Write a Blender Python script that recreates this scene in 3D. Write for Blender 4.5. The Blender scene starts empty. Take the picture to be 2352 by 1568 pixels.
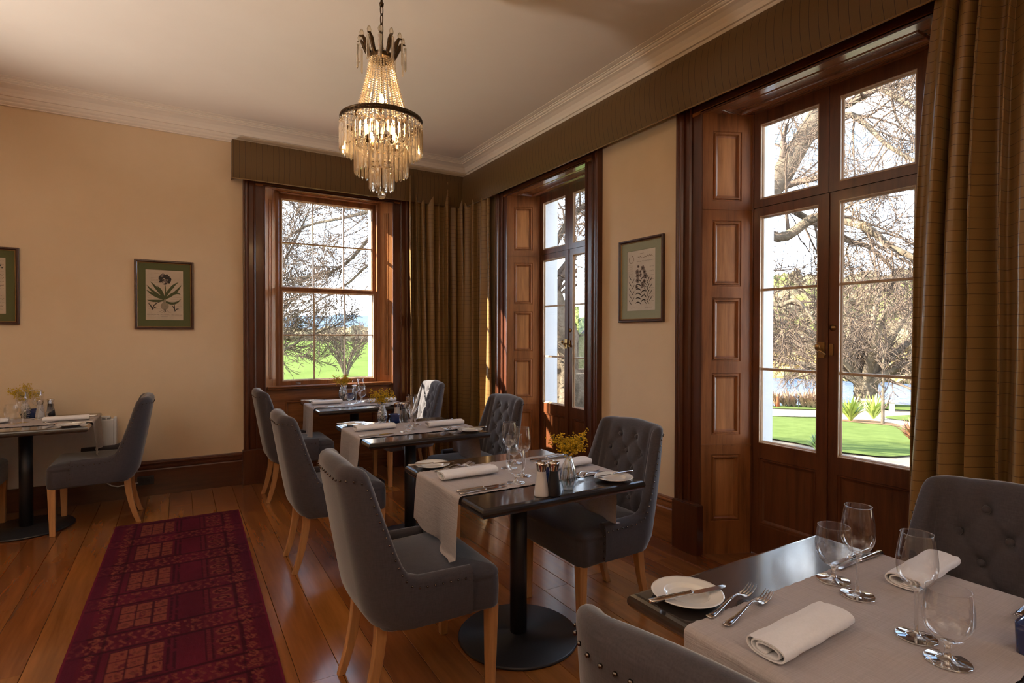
import bpy, math, random
import numpy as np
from mathutils import Matrix, Vector
PI = math.pi
S = bpy.context.scene
COL = S.collection
random.seed(11); RNG = np.random.default_rng(11)

# ------------------------------------------------------------------ camera
FPX, YAW, PITCH, ROLL, CAMH = 1268.0, math.radians(31.08), math.radians(-0.66), math.radians(0.11), 1.38
fw = Vector((math.sin(YAW)*math.cos(PITCH), math.cos(YAW)*math.cos(PITCH), math.sin(PITCH)))
rt = fw.cross(Vector((0, 0, 1))).normalized(); up = rt.cross(fw)
r2 = rt*math.cos(ROLL) + up*math.sin(ROLL); u2 = up*math.cos(ROLL) - rt*math.sin(ROLL)
cd = bpy.data.cameras.new('camera'); cam = bpy.data.objects.new('camera', cd); COL.objects.link(cam)
cd.sensor_width = 36; cd.lens = FPX/2352*36; cd.clip_start = .05; cd.clip_end = 3000
cam.matrix_world = Matrix(((r2.x, u2.x, -fw.x, 0), (r2.y, u2.y, -fw.y, 0), (r2.z, u2.z, -fw.z, CAMH), (0, 0, 0, 1)))
S.camera = cam

# ------------------------------------------------------------------ exposure, sampling
vs = S.view_settings
vs.view_transform = 'Standard'; vs.look = 'None'; vs.exposure = 1.0; vs.gamma = 1.0; vs.use_curve_mapping = False
cy = S.cycles
cy.use_denoising = True
cy.max_bounces = 9; cy.diffuse_bounces = 5; cy.glossy_bounces = 4; cy.transmission_bounces = 8; cy.transparent_max_bounces = 24
cy.caustics_reflective = False; cy.caustics_refractive = False
cy.sample_clamp_indirect = 6.0

# ------------------------------------------------------------------ sky
W = bpy.data.worlds.new('sky'); S.world = W; W.use_nodes = True
wn = W.node_tree.nodes; wl = W.node_tree.links; wn.clear()
def wnode(t, **k):
    n = wn.new(t)
    for a, b in k.items(): setattr(n, a, b)
    return n
tc = wnode('ShaderNodeTexCoord'); sx = wnode('ShaderNodeSeparateXYZ'); wl.new(tc.outputs['Generated'], sx.inputs[0])
rp = wnode('ShaderNodeValToRGB'); wl.new(sx.outputs['Z'], rp.inputs[0])
e = rp.color_ramp.elements
e[0].position = .0; e[0].color = (.93, .96, 1, 1); e[1].position = .9; e[1].color = (.024, .048, .11, 1)
q = e.new(.12); q.color = (.42, .50, .60, 1)
q = e.new(.30); q.color = (.062, .10, .145, 1)
mp = wnode('ShaderNodeMapping'); wl.new(tc.outputs['Generated'], mp.inputs[0]); mp.inputs['Scale'].default_value = (1.6, 1.6, 4.5)
cn = wnode('ShaderNodeTexNoise'); wl.new(mp.outputs[0], cn.inputs['Vector']); cn.inputs['Scale'].default_value = 1.7; cn.inputs['Detail'].default_value = 7; cn.inputs['Roughness'].default_value = .55
cr = wnode('ShaderNodeValToRGB'); wl.new(cn.outputs['Fac'], cr.inputs[0])
cr.color_ramp.elements[0].position = .50; cr.color_ramp.elements[0].color = (0, 0, 0, 1); cr.color_ramp.elements[1].position = .72; cr.color_ramp.elements[1].color = (.85, .85, .85, 1)
mx = wnode('ShaderNodeMix', data_type='RGBA'); wl.new(cr.outputs[0], mx.inputs[0]); wl.new(rp.outputs[0], mx.inputs[6]); mx.inputs[7].default_value = (1, 1, 1, 1)
bg = wnode('ShaderNodeBackground'); wl.new(mx.outputs[2], bg.inputs[0]); bg.inputs[1].default_value = 9.0
wo = wnode('ShaderNodeOutputWorld'); wl.new(bg.outputs[0], wo.inputs[0])

# ------------------------------------------------------------------ sun, lamp builder, added fill spots
sd = bpy.data.lights.new('sun', 'SUN'); sd.energy = 17.0; sd.color = (1, .90, .72); sd.angle = math.radians(.6)
so = bpy.data.objects.new('sun', sd); COL.objects.link(so)
so.rotation_euler = Vector((.819, -.574, -.58)).to_track_quat('-Z', 'Y').to_euler()
def lamp(name, loc, watts, color, rad):
    d = bpy.data.lights.new(name, 'POINT'); d.energy = watts; d.color = color; d.shadow_soft_size = rad
    o = bpy.data.objects.new(name, d); COL.objects.link(o); o.location = loc; return o
WARM = (1.0, .66, .36)
def fill_spot(loc, watts, color, aim=(0, 0, 1), cone=105):  # spots added out of view to brighten the ceiling, no fixtures
    d = bpy.data.lights.new('added_fill', 'SPOT'); d.energy = watts; d.color = color; d.shadow_soft_size = .12; d.spot_size = math.radians(cone); d.spot_blend = .9
    o = bpy.data.objects.new('added_fill', d); COL.objects.link(o); o.location = loc; o.rotation_euler = Vector(aim).to_track_quat('-Z', 'Y').to_euler()
fill_spot((-2.3, 1.3, 1.1), 270, (1, .92, .83))
fill_spot((-2.3, 3.3, 1.0), 165, (1, .92, .83), (.62, .10, .78), 80)
fill_spot((-.4, -1.8, 1.1), 240, (1, .93, .85))

# ------------------------------------------------------------------ helpers
class MB:
    """collects shapes, links them as one mesh object"""
    def __init__(s): s.v = []; s.f = []; s.m = []; s.sm = []
    def add(s, vs_, fs, mi=0, smooth=False):
        b = len(s.v); s.v += [tuple(p) for p in vs_]; s.f += [tuple(i+b for i in f) for f in fs]
        s.m += [mi]*len(fs); s.sm += [smooth]*len(fs); return s
    def box(s, x0, x1, y0, y1, z0, z1, mi=0):
        x0, x1 = sorted((x0, x1)); y0, y1 = sorted((y0, y1)); z0, z1 = sorted((z0, z1))
        return s.add([(x0,y0,z0),(x1,y0,z0),(x1,y1,z0),(x0,y1,z0),(x0,y0,z1),(x1,y0,z1),(x1,y1,z1),(x0,y1,z1)],
            [(3,2,1,0),(4,5,6,7),(0,1,5,4),(1,2,6,5),(2,3,7,6),(3,0,4,7)], mi)
    def rbox(s, x0, x1, y0, y1, z0, z1, r, n=3, mi=0):
        """box with rounded upper rim and corners (stack of rounded rectangles)"""
        def ring(ins, z):
            R_ = max(r-ins, .0008); o = []
            for cx, cy_, a0 in ((x1-r, y1-r, 0), (x0+r, y1-r, 90), (x0+r, y0+r, 180), (x1-r, y0+r, 270)):
                for k in range(n+1):
                    a = math.radians(a0+90*k/n); o.append((cx+R_*math.cos(a), cy_+R_*math.sin(a), z))
            return o
        L = [ring(r*.5, z0), ring(0, z0+r*.5)]
        for k in range(n+1):
            a = PI/2*k/n; L.append(ring(r*(1-math.cos(a)), z1-r+r*math.sin(a)))
        return s.loft(L, True, True, True, mi)
    def loft(s, rings, closed=True, cap0=False, cap1=False, mi=0, smooth=True):
        n = len(rings[0]); v = [p for r_ in rings for p in r_]; f = []
        for i in range(len(rings)-1):
            for j in range(n if closed else n-1):
                k = (j+1) % n; f.append((i*n+j, i*n+k, (i+1)*n+k, (i+1)*n+j))
        if cap0: f.append(tuple(range(n-1, -1, -1)))
        if cap1: f.append(tuple((len(rings)-1)*n+i for i in range(n)))
        return s.add(v, f, mi, smooth)
    def lathe(s, prof, n=24, c=(0, 0, 0), mi=0, cap0=False, cap1=False, fl=0, fln=0):
        R_ = []
        for r_, z in prof:
            R_.append([(c[0]+r_*(1+fl*math.cos(fln*2*PI*k/n))*math.cos(2*PI*k/n), c[1]+r_*(1+fl*math.cos(fln*2*PI*k/n))*math.sin(2*PI*k/n), c[2]+z) for k in range(n)])
        return s.loft(R_, True, cap0, cap1, mi)
    def tube(s, pts, rad, n=8, mi=0, cap=True, smooth=True):
        P = [Vector(p) for p in pts]; m = len(P)
        if not hasattr(rad, '__len__'): rad = [rad]*m
        t = (P[1]-P[0]).normalized(); a = t.orthogonal().normalized(); R_ = []
        for i in range(m):
            t = (P[min(i+1, m-1)]-P[max(i-1, 0)]).normalized()
            a = (a-t*a.dot(t)).normalized(); b = t.cross(a)
            R_.append([tuple(P[i]+(a*math.cos(2*PI*k/n)+b*math.sin(2*PI*k/n))*rad[i]) for k in range(n)])
        return s.loft(R_, True, cap, cap, mi, smooth)
    def ball(s, c, r, nu=10, nv=6, mi=0, sc=(1, 1, 1)):
        R_ = [[(c[0]+sc[0]*r*math.sin(PI*i/nv)*math.cos(2*PI*k/nu), c[1]+sc[1]*r*math.sin(PI*i/nv)*math.sin(2*PI*k/nu), c[2]-sc[2]*r*math.cos(PI*i/nv)) for k in range(nu)] for i in range(1, nv)]
        s.loft(R_, True, True, True, mi); return s
    def prism(s, poly, z0, z1, mi=0, axis='z'):
        n = len(poly)
        g = {'z': lambda x, y, z: (x, y, z), 'y': lambda x, y, z: (x, z, y), 'x': lambda x, y, z: (z, x, y)}[axis]
        return s.add([g(x, y, z0) for x, y in poly]+[g(x, y, z1) for x, y in poly],
            [tuple(range(n-1, -1, -1)), tuple(range(n, 2*n))]+[(i, (i+1) % n, n+(i+1) % n, n+i) for i in range(n)], mi)
    def extrude(s, prof, fa, fb, mi=0, smooth=False):
        """open profile; fa / fb place a profile point at either end"""
        return s.loft([[fa(p) for p in prof], [fb(p) for p in prof]], False, False, False, mi, smooth)
    def face(s, x0, x1, z0, z1, y, holes=(), th=.03, mi=0):
        """upright board facing -y; holes = (hx0,hx1,hz0,hz1,rings,fill); rings = (inset, depth) steps of the moulding"""
        xs = sorted({x0, x1, *[h[0] for h in holes], *[h[1] for h in holes]}); zs = sorted({z0, z1, *[h[2] for h in holes], *[h[3] for h in holes]})
        for i in range(len(xs)-1):
            for j in range(len(zs)-1):
                cx, cz = (xs[i]+xs[i+1])/2, (zs[j]+zs[j+1])/2
                if any(h[0] < cx < h[1] and h[2] < cz < h[3] for h in holes): continue
                s.add([(xs[i],y,zs[j]),(xs[i+1],y,zs[j]),(xs[i+1],y,zs[j+1]),(xs[i],y,zs[j+1])], [(0,1,2,3)], mi)
        for h in holes:
            L = [[(h[0]+a, y+d, h[2]+a), (h[1]-a, y+d, h[2]+a), (h[1]-a, y+d, h[3]-a), (h[0]+a, y+d, h[3]-a)] for a, d in ((0, 0), *h[4])]
            s.loft(L, True, False, bool(h[5]), h[6] if len(h) > 6 else mi, False)
        s.add([(x0,y,z0),(x1,y,z0),(x1,y,z1),(x0,y,z1),(x0,y+th,z0),(x1,y+th,z0),(x1,y+th,z1),(x0,y+th,z1)],
            [(0,4,5,1),(1,5,6,2),(2,6,7,3),(3,7,4,0)], mi); return s
    def mesh(s, name, mats):
        me = bpy.data.meshes.new(name); me.from_pydata(s.v, [], s.f)
        for m in (mats if isinstance(mats, (list, tuple)) else [mats]): me.materials.append(m)
        me.polygons.foreach_set('material_index', s.m); me.polygons.foreach_set('use_smooth', s.sm); me.update(); return me
    def build(s, name, mats, parent=None, loc=(0, 0, 0), rot=(0, 0, 0), bevel=0):
        o = bpy.data.objects.new(name, s.mesh(name, mats)); COL.objects.link(o)
        o.location = loc; o.rotation_euler = rot
        if parent: o.parent = parent
        if bevel:
            b = o.modifiers.new('bevel', 'BEVEL'); b.width = bevel; b.segments = 2; b.limit_method = 'ANGLE'; b.angle_limit = math.radians(40)
        return o
def npmesh(name, V, F, mats, parent=None, smooth=True, loc=(0, 0, 0)):
    """V (n,3), F (m,4) arrays"""
    me = bpy.data.meshes.new(name); V = np.asarray(V, np.float32); F = np.asarray(F, np.int32); k = F.shape[1]
    me.vertices.add(len(V)); me.vertices.foreach_set('co', V.ravel()); me.loops.add(F.size); me.loops.foreach_set('vertex_index', F.ravel())
    me.polygons.add(len(F)); me.polygons.foreach_set('loop_start', np.arange(0, F.size, k, dtype=np.int32))
    me.polygons.foreach_set('use_smooth', np.full(len(F), smooth)); me.update(calc_edges=True)
    for m in (mats if isinstance(mats, (list, tuple)) else [mats]): me.materials.append(m)
    o = bpy.data.objects.new(name, me); COL.objects.link(o); o.location = loc
    if parent: o.parent = parent
    return o
def gridmesh(nu, nv, fn, close_u=False):
    """fn(U, V) -> X, Y, Z on a grid u (0..1) x v (0..1)"""
    u = np.linspace(0, 1, nu); v = np.linspace(0, 1, nv); U, V_ = np.meshgrid(u, v, indexing='ij')
    P = np.stack(fn(U, V_), -1).reshape(-1, 3); i, j = np.meshgrid(np.arange(nu-1), np.arange(nv-1), indexing='ij'); a = (i*nv+j).ravel()
    return P, np.stack([a, a+nv, a+nv+1, a+1], 1)
def tag(o, label=None, cat=None, group=None, kind=None):
    if label: o['label'] = label
    if cat: o['category'] = cat
    if group: o['group'] = group
    if kind: o['kind'] = kind
    return o
def empty(name, loc=(0, 0, 0), rz=0, label=None, cat=None, group=None, kind=None):
    o = bpy.data.objects.new(name, None); COL.objects.link(o); o.location = loc; o.rotation_euler = (0, 0, rz); o.empty_display_size = .1
    return tag(o, label, cat, group, kind)
def kids(o): return list(KID.get(o.name, ())) or [c for c in bpy.data.objects if c.parent == o]
KID = {}
def copy_tree(o, parent=None):
    c = o.copy(); COL.objects.link(c)
    if parent: c.parent = parent
    for ch in o.children: copy_tree(ch, c)
    return c

# ------------------------------------------------------------------ materials
def srgb(r, g, b): return tuple(((c/255)/12.92 if c/255 <= .04045 else ((c/255+.055)/1.055)**2.4) for c in (r, g, b))
class Mat:
    def __init__(s, name):
        s.m = bpy.data.materials.new(name); s.m.use_nodes = True; s.t = s.m.node_tree; s.t.nodes.clear()
        s.out = s.n('ShaderNodeOutputMaterial')
    def n(s, t, ins=None, **k):
        x = s.t.nodes.new(t)
        for a, b in k.items(): setattr(x, a, b)
        for a, b in (ins or {}).items(): s.put(x, a, b)
        return x
    def put(s, x, a, b):
        if isinstance(b, bpy.types.NodeSocket): s.t.links.new(b, x.inputs[a])
        else: x.inputs[a].default_value = b
    def surf(s, sh): s.t.links.new(sh, s.out.inputs[0]); return s.m
    def coord(s, scale=(1, 1, 1), which='Object', loc=(0, 0, 0)):
        c = s.n('ShaderNodeTexCoord'); return s.n('ShaderNodeMapping', {0: c.outputs[which], 'Scale': scale, 'Location': loc}).outputs[0]
    def noise(s, vec, scale, det=4, rough=.55, dist=0): return s.n('ShaderNodeTexNoise', {'Vector': vec, 'Scale': scale, 'Detail': det, 'Roughness': rough, 'Distortion': dist}).outputs['Fac']
    def ramp(s, fac, stops):
        r = s.n('ShaderNodeValToRGB', {0: fac}); el = r.color_ramp.elements
        while len(el) < len(stops): el.new(.5)
        for x, (p, c) in zip(el, stops): x.position = p; x.color = (*c, 1) if len(c) == 3 else c
        return r.outputs[0]
    def mix(s, fac, a, b, mode='MIX'):
        x = s.n('ShaderNodeMix', data_type='RGBA', blend_type=mode)
        for i, v in ((0, fac), (6, a), (7, b)): s.put(x, i, (*v, 1) if isinstance(v, tuple) and len(v) == 3 else v)
        return x.outputs[2]
    def math(s, op, a, b=0.0):
        x = s.n('ShaderNodeMath', operation=op); s.put(x, 0, a); s.put(x, 1, b); return x.outputs[0]
    def bump(s, h, strength=.3, dist=.01): return s.n('ShaderNodeBump', {'Height': h, 'Strength': strength, 'Distance': dist}).outputs[0]
    def bsdf(s, color, rough=.5, metal=0, normal=None, **k):
        ins = {'Base Color': (*color, 1) if isinstance(color, tuple) and len(color) == 3 else color, 'Roughness': rough, 'Metallic': metal}
        if normal is not None: ins['Normal'] = normal
        ins.update({a.replace('_', ' '): b for a, b in k.items()})
        return s.n('ShaderNodeBsdfPrincipled', ins).outputs[0]
def plain(name, color, rough=.5, metal=0, bump=0, bs=80, var=.12, **k):
    m = Mat(name); v = m.coord(); nz = m.noise(v, bs, 4)
    c = m.ramp(nz, [(.25, tuple(x*(1-var) for x in color)), (.75, tuple(min(1, x*(1+var)) for x in color))])
    return m.surf(m.bsdf(c, rough, metal, m.bump(nz, bump, .004) if bump else None, **k))
def wood(name, dark, mid, axis='z', rough=.32, scale=1.0, coat=.25, rnd=False, bump=.05):
    m = Mat(name); st = {'x': (1.2, 14, 14), 'y': (14, 1.2, 14), 'z': (14, 14, 1.2)}[axis]
    v = m.coord(tuple(a*scale for a in st))
    if rnd:
        oi = m.n('ShaderNodeObjectInfo'); sh = m.n('ShaderNodeCombineXYZ', {0: m.math('MULTIPLY', oi.outputs['Random'], 37.), 1: m.math('MULTIPLY', oi.outputs['Random'], 91.), 2: oi.outputs['Random']})
        v = m.n('ShaderNodeVectorMath', {0: v, 1: sh.outputs[0]}, operation='ADD').outputs[0]
    a = m.noise(v, 1.0, 6, .6, .25 if rnd else .6); b = m.noise(v, 4.5, 5, .7)
    wb = .12 if rnd else .3; g = m.math('ADD', m.math('MULTIPLY', a, 1-wb), m.math('MULTIPLY', b, wb))
    c = m.ramp(g, [(.22, dark), (.80, mid)] if rnd else [(.30, dark), (.55, mid), (.75, tuple(min(1, x*1.35) for x in mid))])
    if rnd:
        hs = m.n('ShaderNodeHueSaturation', {'Hue': m.math('ADD', .492, m.math('MULTIPLY', oi.outputs['Random'], .016)), 'Saturation': 1.0, 'Value': m.math('ADD', .72, m.math('MULTIPLY', oi.outputs['Random'], .55)), 'Color': c}); c = hs.outputs[0]
    return m.surf(m.bsdf(c, m.math('ADD', rough-.06, m.math('MULTIPLY', b, .12)), 0, m.bump(g, bump, .003), Coat_Weight=coat, Coat_Roughness=.12))
MAHOG = {a: wood('mahogany_'+a, (.085, .025, .008), (.275, .102, .033), a) for a in 'xyz'}
MAHOG_SHADE = {a: wood('shaded_mahogany_'+a, (.050, .013, .006), (.098, .029, .012), a, .30) for a in 'xyz'}  # casings and back baseboard: shade away from the windows put into the wood colour
BAR_LIT = wood('glazing_bar', (.32, .20, .11), (.56, .41, .27), 'z', .4)  # bars and glazing moulds: glancing outside light put into a paler wood colour
MAHOG_BACKLIT = wood('backlit_mahogany', (.040, .011, .005), (.135, .043, .016), 'z', .3)  # door leaves and frame: backlit shade put into a darker wood colour
MAHOGS = wood('soffit_mahogany', (.13, .043, .015), (.30, .115, .042), 'x', .25, 1.0, 1.0)
MAHOGP = wood('mahogany_panel', (.16, .058, .018), (.385, .160, .054), 'z', .3)
FLOORW = wood('floor_boards', (.135, .043, .0105), (.40, .140, .035), 'y', .22, .8, .5, True, .015)
OAK = wood('oak_leg', (.30, .135, .045), (.50, .255, .10), 'z', .4, 1.6, .1)
def paint(name, c1, c2, bump=.12):
    m = Mat(name); v = m.coord((1, 1, 1)); a = m.noise(v, 1.3, 5, .6); b = m.noise(v, 28, 5, .6)
    return m.surf(m.bsdf(m.ramp(a, [(.3, c1), (.7, c2)]), .75, 0, m.bump(b, bump, .006)))
WALL = paint('wall_paint', (.71, .53, .335), (.78, .60, .40))
CEIL = paint('ceiling_paint', (.83, .73, .63), (.87, .78, .68), .05)
CORN = paint('cornice_paint', (.84, .73, .61), (.88, .78, .67), .03)
OUTW = paint('outer_white', (.44, .46, .48), (.50, .52, .54), .05)
def fabric(name, c, rough=.85, ws=900, var=.25, bump=.25, sheen=.25):
    m = Mat(name); v = m.coord(); a = m.noise(m.coord((1, 1, .12)), ws*.35, 3); b = m.noise(m.coord((.12, .12, 1)), ws*.35, 3); l = m.noise(v, 6, 3)
    t = m.math('ADD', m.math('MULTIPLY', a, .5), m.math('MULTIPLY', b, .5))
    cc = m.mix(m.math('MULTIPLY', l, .5), m.ramp(t, [(.35, tuple(x*(1-var) for x in c)), (.65, tuple(x*(1+var) for x in c))]), tuple(x*.86 for x in c))
    return m.surf(m.bsdf(cc, rough, 0, m.bump(t, bump, .002), Sheen_Weight=sheen, Sheen_Roughness=.4))
CHAIRF = fabric('chair_linen', (.052, .044, .051), sheen=.5)
def linen():
    m = Mat('runner_linen'); v = m.coord(); a = m.noise(m.coord((90, 9, 90)), 1.6, 5, .6, .4); b = m.noise(m.coord((8, 420, 60)), 1, 3); c = m.noise(m.coord((420, 8, 60)), 1, 3); l = m.noise(v, 5, 3)
    t = m.math('ADD', m.math('MULTIPLY', b, .5), m.math('MULTIPLY', c, .5)); k = m.ramp(t, [(.35, (.40, .352, .345)), (.65, (.50, .45, .445))]); k = m.mix(m.math('MULTIPLY', l, .35), k, (.38, .33, .32))
    h = m.math('ADD', m.math('MULTIPLY', a, 1.0), m.math('MULTIPLY', t, .25)); return m.surf(m.bsdf(k, .85, 0, m.bump(h, .55, .004), Sheen_Weight=.15, Sheen_Roughness=.4))
RUNNER = linen()
NAPK = fabric('napkin_linen', (.86, .85, .87), .75, 600, .05, .15, .1)
BLACKW = plain('black_table', (.018, .015, .015), .25, 0, .02, 60, .2, Coat_Weight=1.0, Coat_Roughness=.10, Coat_IOR=1.6)
BLACKM = plain('black_iron', (.020, .020, .024), .42, 0, .05, 300, .15)
STUD = plain('nailhead', (.16, .13, .11), .22, 1, 0)
STEEL = plain('cutlery_steel', (.74, .72, .70), .13, 1, 0)
CHROME = plain('chrome_cap', (.72, .68, .64), .10, 1, 0)
BRONZE = plain('bronze', (.085, .050, .022), .38, .85, .2, 120, .4)
BRASS = plain('brass', (.36, .22, .09), .3, 1, .05)
PORC = plain('porcelain', (.80, .79, .76), .12, 0, 0, 20, .02, Coat_Weight=.5)
WHITEP = plain('white_ceramic', (.62, .60, .60), .3, 0, 0, 20, .03)
BLACKC = plain('black_ceramic', (.012, .012, .016), .3, 0, 0)
HEATW = plain('heater_white', (.72, .72, .70), .4, 0, 0, 20, .03)
def glassy(name, tint=(1, 1, 1), lo=.05, hi=.75, rough=.02, blend=.35, bump=0, bscale=60):
    """thin glass: clear face-on, mirror-like at grazing angles"""
    m = Mat(name); nrm = None
    if bump:
        v = m.n('ShaderNodeTexVoronoi', {'Vector': m.coord(), 'Scale': bscale}, feature='SMOOTH_F1'); nrm = m.bump(v.outputs['Distance'], bump, .01)
    lw = m.n('ShaderNodeLayerWeight', {'Blend': blend, **({'Normal': nrm} if nrm else {})})
    f = m.n('ShaderNodeMapRange', {'Value': lw.outputs['Facing'], 'To Min': lo, 'To Max': hi}).outputs[0]
    t = m.n('ShaderNodeBsdfTransparent', {'Color': (*tint, 1)}); g = m.n('ShaderNodeBsdfGlossy', {'Color': (1, 1, 1, 1), 'Roughness': rough, **({'Normal': nrm} if nrm else {})})
    return m.surf(m.n('ShaderNodeMixShader', {0: f, 1: t.outputs[0], 2: g.outputs[0]}).outputs[0])
PANE = glassy('window_glass', (.985, .99, .99), .01, .35, .0, .2)
WGLASS = glassy('wine_glass', (.97, .97, .97), .03, .62, .02, .30)
def solidglass(name, tint=(1, 1, 1), tr=.45, rough=.0, warm=0):
    m = Mat(name); g = m.n('ShaderNodeBsdfGlass', {'Color': (*tint, 1), 'IOR': 1.5, 'Roughness': rough}); t = m.n('ShaderNodeBsdfTransparent', {'Color': (*tint, 1)})
    return m.surf(m.n('ShaderNodeMixShader', {0: tr, 1: g.outputs[0], 2: t.outputs[0]}).outputs[0])
SGLASS = glassy('glass_foot', (.92, .92, .92), .22, .9, .03, .5)
def crystal(name, tr, df):
    m = Mat(name); g = m.n('ShaderNodeBsdfGlass', {'Color': (1, .95, .86, 1), 'IOR': 1.5, 'Roughness': .02}); t = m.n('ShaderNodeBsdfTransparent', {'Color': (1, .97, .90, 1)}); d = m.n('ShaderNodeBsdfPrincipled', {'Base Color': (.86, .72, .52, 1), 'Roughness': .12})
    a = m.n('ShaderNodeMixShader', {0: tr, 1: g.outputs[0], 2: t.outputs[0]}); return m.surf(m.n('ShaderNodeMixShader', {0: df, 1: a.outputs[0], 2: d.outputs[0]}).outputs[0])
CRYSTAL = crystal('crystal', .42, .14)
BLUEG = plain('blue_glass', (.014, .03, .13), .08, 0, 0, 20, .1, Coat_Weight=.6)
# ------------------------------------------------------------------ cloth and rug materials
def striped(name, base, line, axis, period, width, rough=.5, sheen=.3, scl=1.0):
    m = Mat(name); c = m.n('ShaderNodeTexCoord'); sp = m.n('ShaderNodeSeparateXYZ', {0: c.outputs['Object']})
    w = m.noise(m.coord((1, 1, 1)), 9, 2)
    z = m.math('ADD', sp.outputs[axis], m.math('MULTIPLY', w, .006))
    f = m.math('FRACT', m.math('DIVIDE', z, period)); l = m.math('LESS_THAN', f, width)
    f2 = m.math('FRACT', m.math('DIVIDE', z, period/9)); l2 = m.math('MULTIPLY', m.math('LESS_THAN', f2, .4), .08)
    cc = m.mix(l, m.mix(l2, base, tuple(x*.6 for x in base)), line)
    fine = m.noise(m.coord((300, 300, 300)), 1, 2)
    return m.surf(m.bsdf(cc, rough, 0, m.bump(fine, .12, .002), Sheen_Weight=sheen, Sheen_Roughness=.35))
CURT = striped('curtain_satin', (.265, .155, .054), (.05, .016, .006), 2, .043, .045, .30, .12)
VALB = striped('valance_back', (.135, .074, .021), (.045, .018, .006), 0, .047, .06, .55, .2)
VALR = striped('valance_side', (.135, .074, .021), (.045, .018, .006), 1, .047, .06, .55, .2)
RUGM = Mat('rug_pile'); _a = RUGM.n('ShaderNodeAttribute', attribute_name='pattern'); _n = RUGM.noise(RUGM.coord((1, 1, 1)), 260, 4); _n2 = RUGM.noise(RUGM.coord((60, 6, 1)), 2, 5)
RUGM = RUGM.surf(RUGM.bsdf(RUGM.mix(RUGM.math('MULTIPLY', _n2, .5), _a.outputs['Color'], (.040, .004, .010)), .95, 0, RUGM.bump(_n, .6, .006), Specular_IOR_Level=.15))

# ------------------------------------------------------------------ room shell
XR, YB, XL, YF, ZC = 2.82, 5.65, -3.7, -2.7, 3.285
XO, YO = 3.31, 6.02                              # outer faces of the masonry
D3, D2, D1, WC = -.67, 1.73, 4.125, 1.31                   # centres of near door, far door, window
def wall_with_openings(name, a0, a1, z1, ops, th0, th1, mat, place, kind='structure'):
    mb = MB(); cur = a0
    for c, h, zt in sorted(ops):
        mb.box(*place(cur, c-h, th0, th1), 0-.02, z1); mb.box(*place(c-h, c+h, th0, th1), zt, z1); cur = c+h
    mb.box(*place(cur, a1, th0, th1), -.02, z1)
    return tag(mb.build(name, mat), kind=kind)
pr_ = lambda a, b, t0, t1: (t0, t1, a, b)
pb_ = lambda a, b, t0, t1: (a, b, t0, t1)
wr = wall_with_openings('wall_right', YF, YB+.02, 3.5, [(D2, .625, 2.78), (D1, .625, 2.78), (D3, .625, 2.78)], XR, XR+.30, WALL, pr_)
wo_ = wall_with_openings('outer_render', YF, YO, 3.5, [(D2, .47, 2.80), (D1, .47, 2.80), (D3, .47, 2.80)], XR+.301, XO, OUTW, pr_, None); wo_.parent = wr
wb = wall_with_openings('wall_back', XL, XR+.02, 3.5, [(WC, .625, 2.78)], YB, YB+.17, WALL, pb_)
wo_ = wall_with_openings('outer_render', XL, XR+.30, 3.5, [(WC, .475, 2.80)], YB+.171, YO, OUTW, pb_, None); wo_.parent = wb
tag(MB().box(XL-.2, XL, YF, YO, -.02, 3.5).build('wall_left', WALL), kind='structure')
tag(MB().box(XL-.2, XO, YF-.2, YF, -.02, 3.5).build('wall_front', WALL), kind='structure')
tag(MB().box(XL-.2, XO, YF-.2, YO, ZC, ZC+.2).build('ceiling', CEIL), kind='structure')
floor = tag(MB().box(XL-.2, XO-.03, YF-.2, YO-.03, -.3, -.021).build('floor', BLACKW), kind='structure')
BW = .160
def board_mesh(L, i):
    c = .0016; p = [(-BW/2+.0008, -.02), (BW/2-.0008, -.02), (BW/2-.0008, -c), (BW/2-.0008-c, 0), (-BW/2+.0008+c, 0), (-BW/2+.0008, -c)]
    mb = MB(); n = 6
    mb.add([(x, 0, z) for x, z in p]+[(x, L, z) for x, z in p], [tuple(range(n)), tuple(range(2*n-1, n-1, -1))]+[(i_, n+i_, n+(i_+1) % n, (i_+1) % n) for i_ in range(n)])
    return mb.mesh('floor_board', FLOORW)
LENS = [1.35, 1.9, 2.45, 3.1]; BM = [board_mesh(l-.0015, 0) for l in LENS]
fr = random.Random(4); k = 0; x = XL+BW/2-.055
while x < XO-.06:
    y = YF-fr.random()*2.0
    yend = YB+.1 if x < XR+.05 else YB
    while y < yend:
        i = fr.randrange(4); o = bpy.data.objects.new('floor_board', BM[i]); COL.objects.link(o); o.parent = floor
        o.location = (x, y, -.0004*fr.random()); y += LENS[i]
        if y-LENS[i]+LENS[i] > yend+2.2: pass
    x += BW

# cornice mitred round the corner
cp = [(0,3.128),(.018,3.128),(.018,3.136),(.028,3.142),(.034,3.150),(.034,3.158),(.046,3.170),(.052,3.183),(.052,3.190),(.066,3.191),(.075,3.212),(.095,3.235),(.125,3.250),(.150,3.256),(.150,3.263),(.163,3.264),(.172,3.270),(.172,3.274),(.186,3.275),(.186,3.279),(.205,3.280),(.225,3.283),(.226,3.292),(0,3.292)]
tag(MB().extrude(cp, lambda p: (XL, YB-p[0], p[1]), lambda p: (XR-p[0], YB-p[0], p[1])).build('trim_1', CORN), kind='structure')
tag(MB().extrude(cp, lambda p: (XR-p[0], YB-p[0], p[1]), lambda p: (XR-p[0], YF, p[1])).build('trim_2', CORN), kind='structure')
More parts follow.
